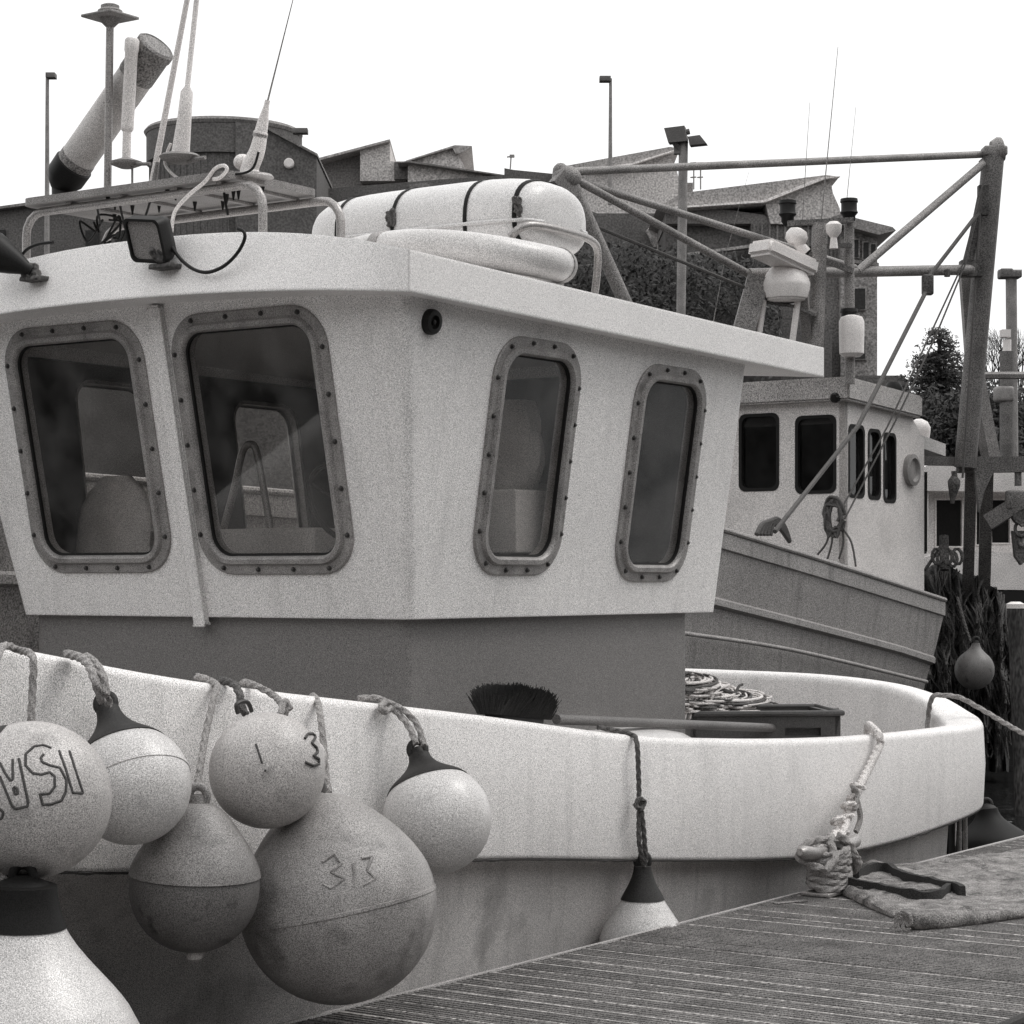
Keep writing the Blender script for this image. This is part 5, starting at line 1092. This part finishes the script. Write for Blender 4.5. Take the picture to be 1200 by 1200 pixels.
bm = BM(); pl(bm, [(780, 262), (780, 255), (900, 248), (905, 262), (905, 310), (780, 330)], DT+.6, 6); obj('side_wing', bm, 'cladding_dark', tb)
bm = BM(); pl(bm, [(800, 300), (800, 297), (905, 283), (905, 287)], DT-.3, .5); obj('balcony_rail', bm, 'roof_metal', tb)
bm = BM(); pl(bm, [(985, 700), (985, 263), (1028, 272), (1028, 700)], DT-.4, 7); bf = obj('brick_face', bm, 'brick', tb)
bm = BM(); pl(bm, [(975, 254), (985, 251), (1046, 266), (1050, 270), (1030, 275), (985, 263), (975, 262)], DT-1.2, 9); obj('flat_roof', bm, 'cladding_mid', tb)
bm = BM(); pl(bm, [(985, 306), (985, 302), (1030, 308), (1030, 312)], DT-.6, 8); obj('string_course', bm, 'cladding_mid', tb)
for x0, y0, x1, y1 in ((998, 281, 1006, 301), (1012, 284, 1018, 303), (1021, 286, 1026, 304), (1002, 338, 1014, 362), (1002, 394, 1014, 420)):
    bm = BM(); pl(bm, [(x0-1.5, y1+1.5), (x0-1.5, y0-1.5), (x1+1.5, y0-1.5), (x1+1.5, y1+1.5)], DT-.55, .3); wf = obj('window', bm, 'roof_metal', bf)
    bm = BM(); pl(bm, [(x0, y1), (x0, y0), (x1, y0), (x1, y1)], DT-.6, .2); obj('pane', bm, 'window_far', wf)
bm = BM(); pl(bm, [(985, 700), (985, 440), (1058, 440), (1066, 455), (1066, 700)], DT-2, 4); obj('porch', bm, 'cladding_dark', tb)
bm = BM(); pl(bm, [(905, 700), (905, 385), (975, 390), (975, 700)], DT-1, 1); obj('dark_recess', bm, 'cladding_dark', tb)
# ================================================================== VEGETATION
def leaves(bm, c, r_, n, size, rnd, sc=(1, 1, 1)):
    for _ in range(n):
        d_ = Vector((rnd.gauss(0, 1), rnd.gauss(0, 1), rnd.gauss(0, 1))).normalized()*(rnd.random()**.45)*r_
        q = c+Vector((d_.x*sc[0], d_.y*sc[1], d_.z*sc[2])); a = Vector((rnd.gauss(0, 1), rnd.gauss(0, 1), rnd.gauss(0, 1))).normalized(); b_ = a.orthogonal().normalized(); s = size*rnd.uniform(.5, 1.3)
        bm.faces.new([bm.verts.new(p_) for p_ in (q-a*s, q+b_*s*.5, q+a*s, q-b_*s*.5)])
rnd = random.Random(31)
DTc = 62
tr_ = thing('conifer_tree', P(1098, 640, DTc), 'dark ragged conifer against the sky left of the tall mast', 'tree')
bm = BM(); sweep(bm, [P(1100, 700, DTc), P(1101, 390, DTc)], lambda s, a, t2: .28*(1-.85*t2), 10)
cr = BM()
for k in range(210):
    t2 = rnd.random()**.65; y = 388+t2*130; wd = (6+72*t2**.75)*rnd.uniform(.35, 1.0); sg = rnd.choice((-1, 1)); tip = P(1100+sg*wd, y+rnd.uniform(-4, 5), DTc+rnd.uniform(-1, 1)*(.3+1.1*t2)); bs = P(1100, y-4, DTc)
    sweep(bm, [bs, tip], lambda s, a, q: .035*(1-.7*q), 5)
    n_ = 2+int(5*t2)
    for j in range(n_):
        f = (j+.7)/n_; leaves(cr, bs.lerp(tip, f)+Vector((0, 0, rnd.uniform(-.05, .1))), .16+.08*rnd.random(), 18, .055, rnd, (1.4, 1.3, .5))
obj('trunk', bm, 'bark', tr_); obj('crown', cr, 'leaf', tr_, flat=True)
def bush(name, label, px, ytop, ybot, wpx, d, n, size, rnd, cat='bush', grp=None):
    t0 = thing(name, P(px, ybot, d), label, cat, grp); bm = BM(); tk = BM(); c0 = P(px, (ytop+ybot)/2, d); hw = wpx/2*d/F; hh = (ybot-ytop)/2*d/F
    core = BM(); 
    sweep(tk, [P(px, ybot+30, d), P(px, ytop+20, d)], lambda s, a, t2: .2*(1-.7*t2), 8)
    for k in range(n):
        a = rnd.uniform(0, 2*PI); rr_ = rnd.random()**.5; q = c0+Vector((math.cos(a)*hw*rr_, rnd.uniform(-1, 1)*min(hw, 2)*.7, math.sin(a)*hh*rr_)); sweep(tk, [c0-UP*hh*.7, q], .02, 4); leaves(bm, q, size*5, 34, size, rnd, (1.2, 1.2, .8))
    obj('stems', tk, 'bark', t0); obj('foliage', bm, 'leaf', t0, flat=True)
for i, (px, yt, wd, d_, lb2) in enumerate(((1085, 458, 80, 58, 'dark evergreen under the conifer, nearest the cabin roof'), (1125, 462, 60, 57, 'dark evergreen filling the gap behind the leaning mast'), (1160, 448, 60, 60, 'dark evergreen just right of the mast foot'), (1205, 452, 70, 61, 'dark evergreen behind the floodlight post at the right edge'))):
    bush('evergreen_tree', lb2, px, yt, 600, wd, d_, 150, .085, rnd, 'tree', 'evergreens behind the right hand boats')
bt = thing('bare_tree', P(1165, 560, 66), 'leafless twiggy tree behind the mast at the right', 'tree')
bm = BM()
def twig(a, dr, l, r_, n):
    b_ = a+dr*l; sweep(bm, [a, b_], lambda s, q, t2: r_*(1-.4*t2), 5)
    if n:
        for _ in range(3): twig(a.lerp(b_, rnd.uniform(.45, 1)), (dr+Vector((rnd.uniform(-.6, .6), rnd.uniform(-.5, .5), rnd.uniform(-.1, .4)))).normalized(), l*.66, r_*.6, n-1)
for x_ in (1158, 1166, 1172, 1196): twig(P(x_, 520, 66), Vector((rnd.uniform(-.1, .1), 0, 1)), 1.5, .05, 5)
obj('trunk', bm, 'bark', bt)
# ivy and scrub on the bank below the gabled building
iv = BM(); 
for k in range(900):
    x = rnd.uniform(640, 910); y = rnd.uniform(282+.10*(x-640), 440); leaves(iv, P(x, y, rnd.uniform(74, 79)), .45, 16, .11, rnd)
tag(obj('bank_scrub', iv, 'leaf', flat=True), kind='stuff', label='dark scrub covering the bank below the gabled building', cat='scrub')
bm = BM(); prism(bm, [P(630, 700, 80), P(630, 296, 80), P(700, 300, 80), P(780, 318, 80), P(915, 330, 80), P(915, 700, 80)], Vector((0, 5, 0))); struct('bank', bm, 'land')
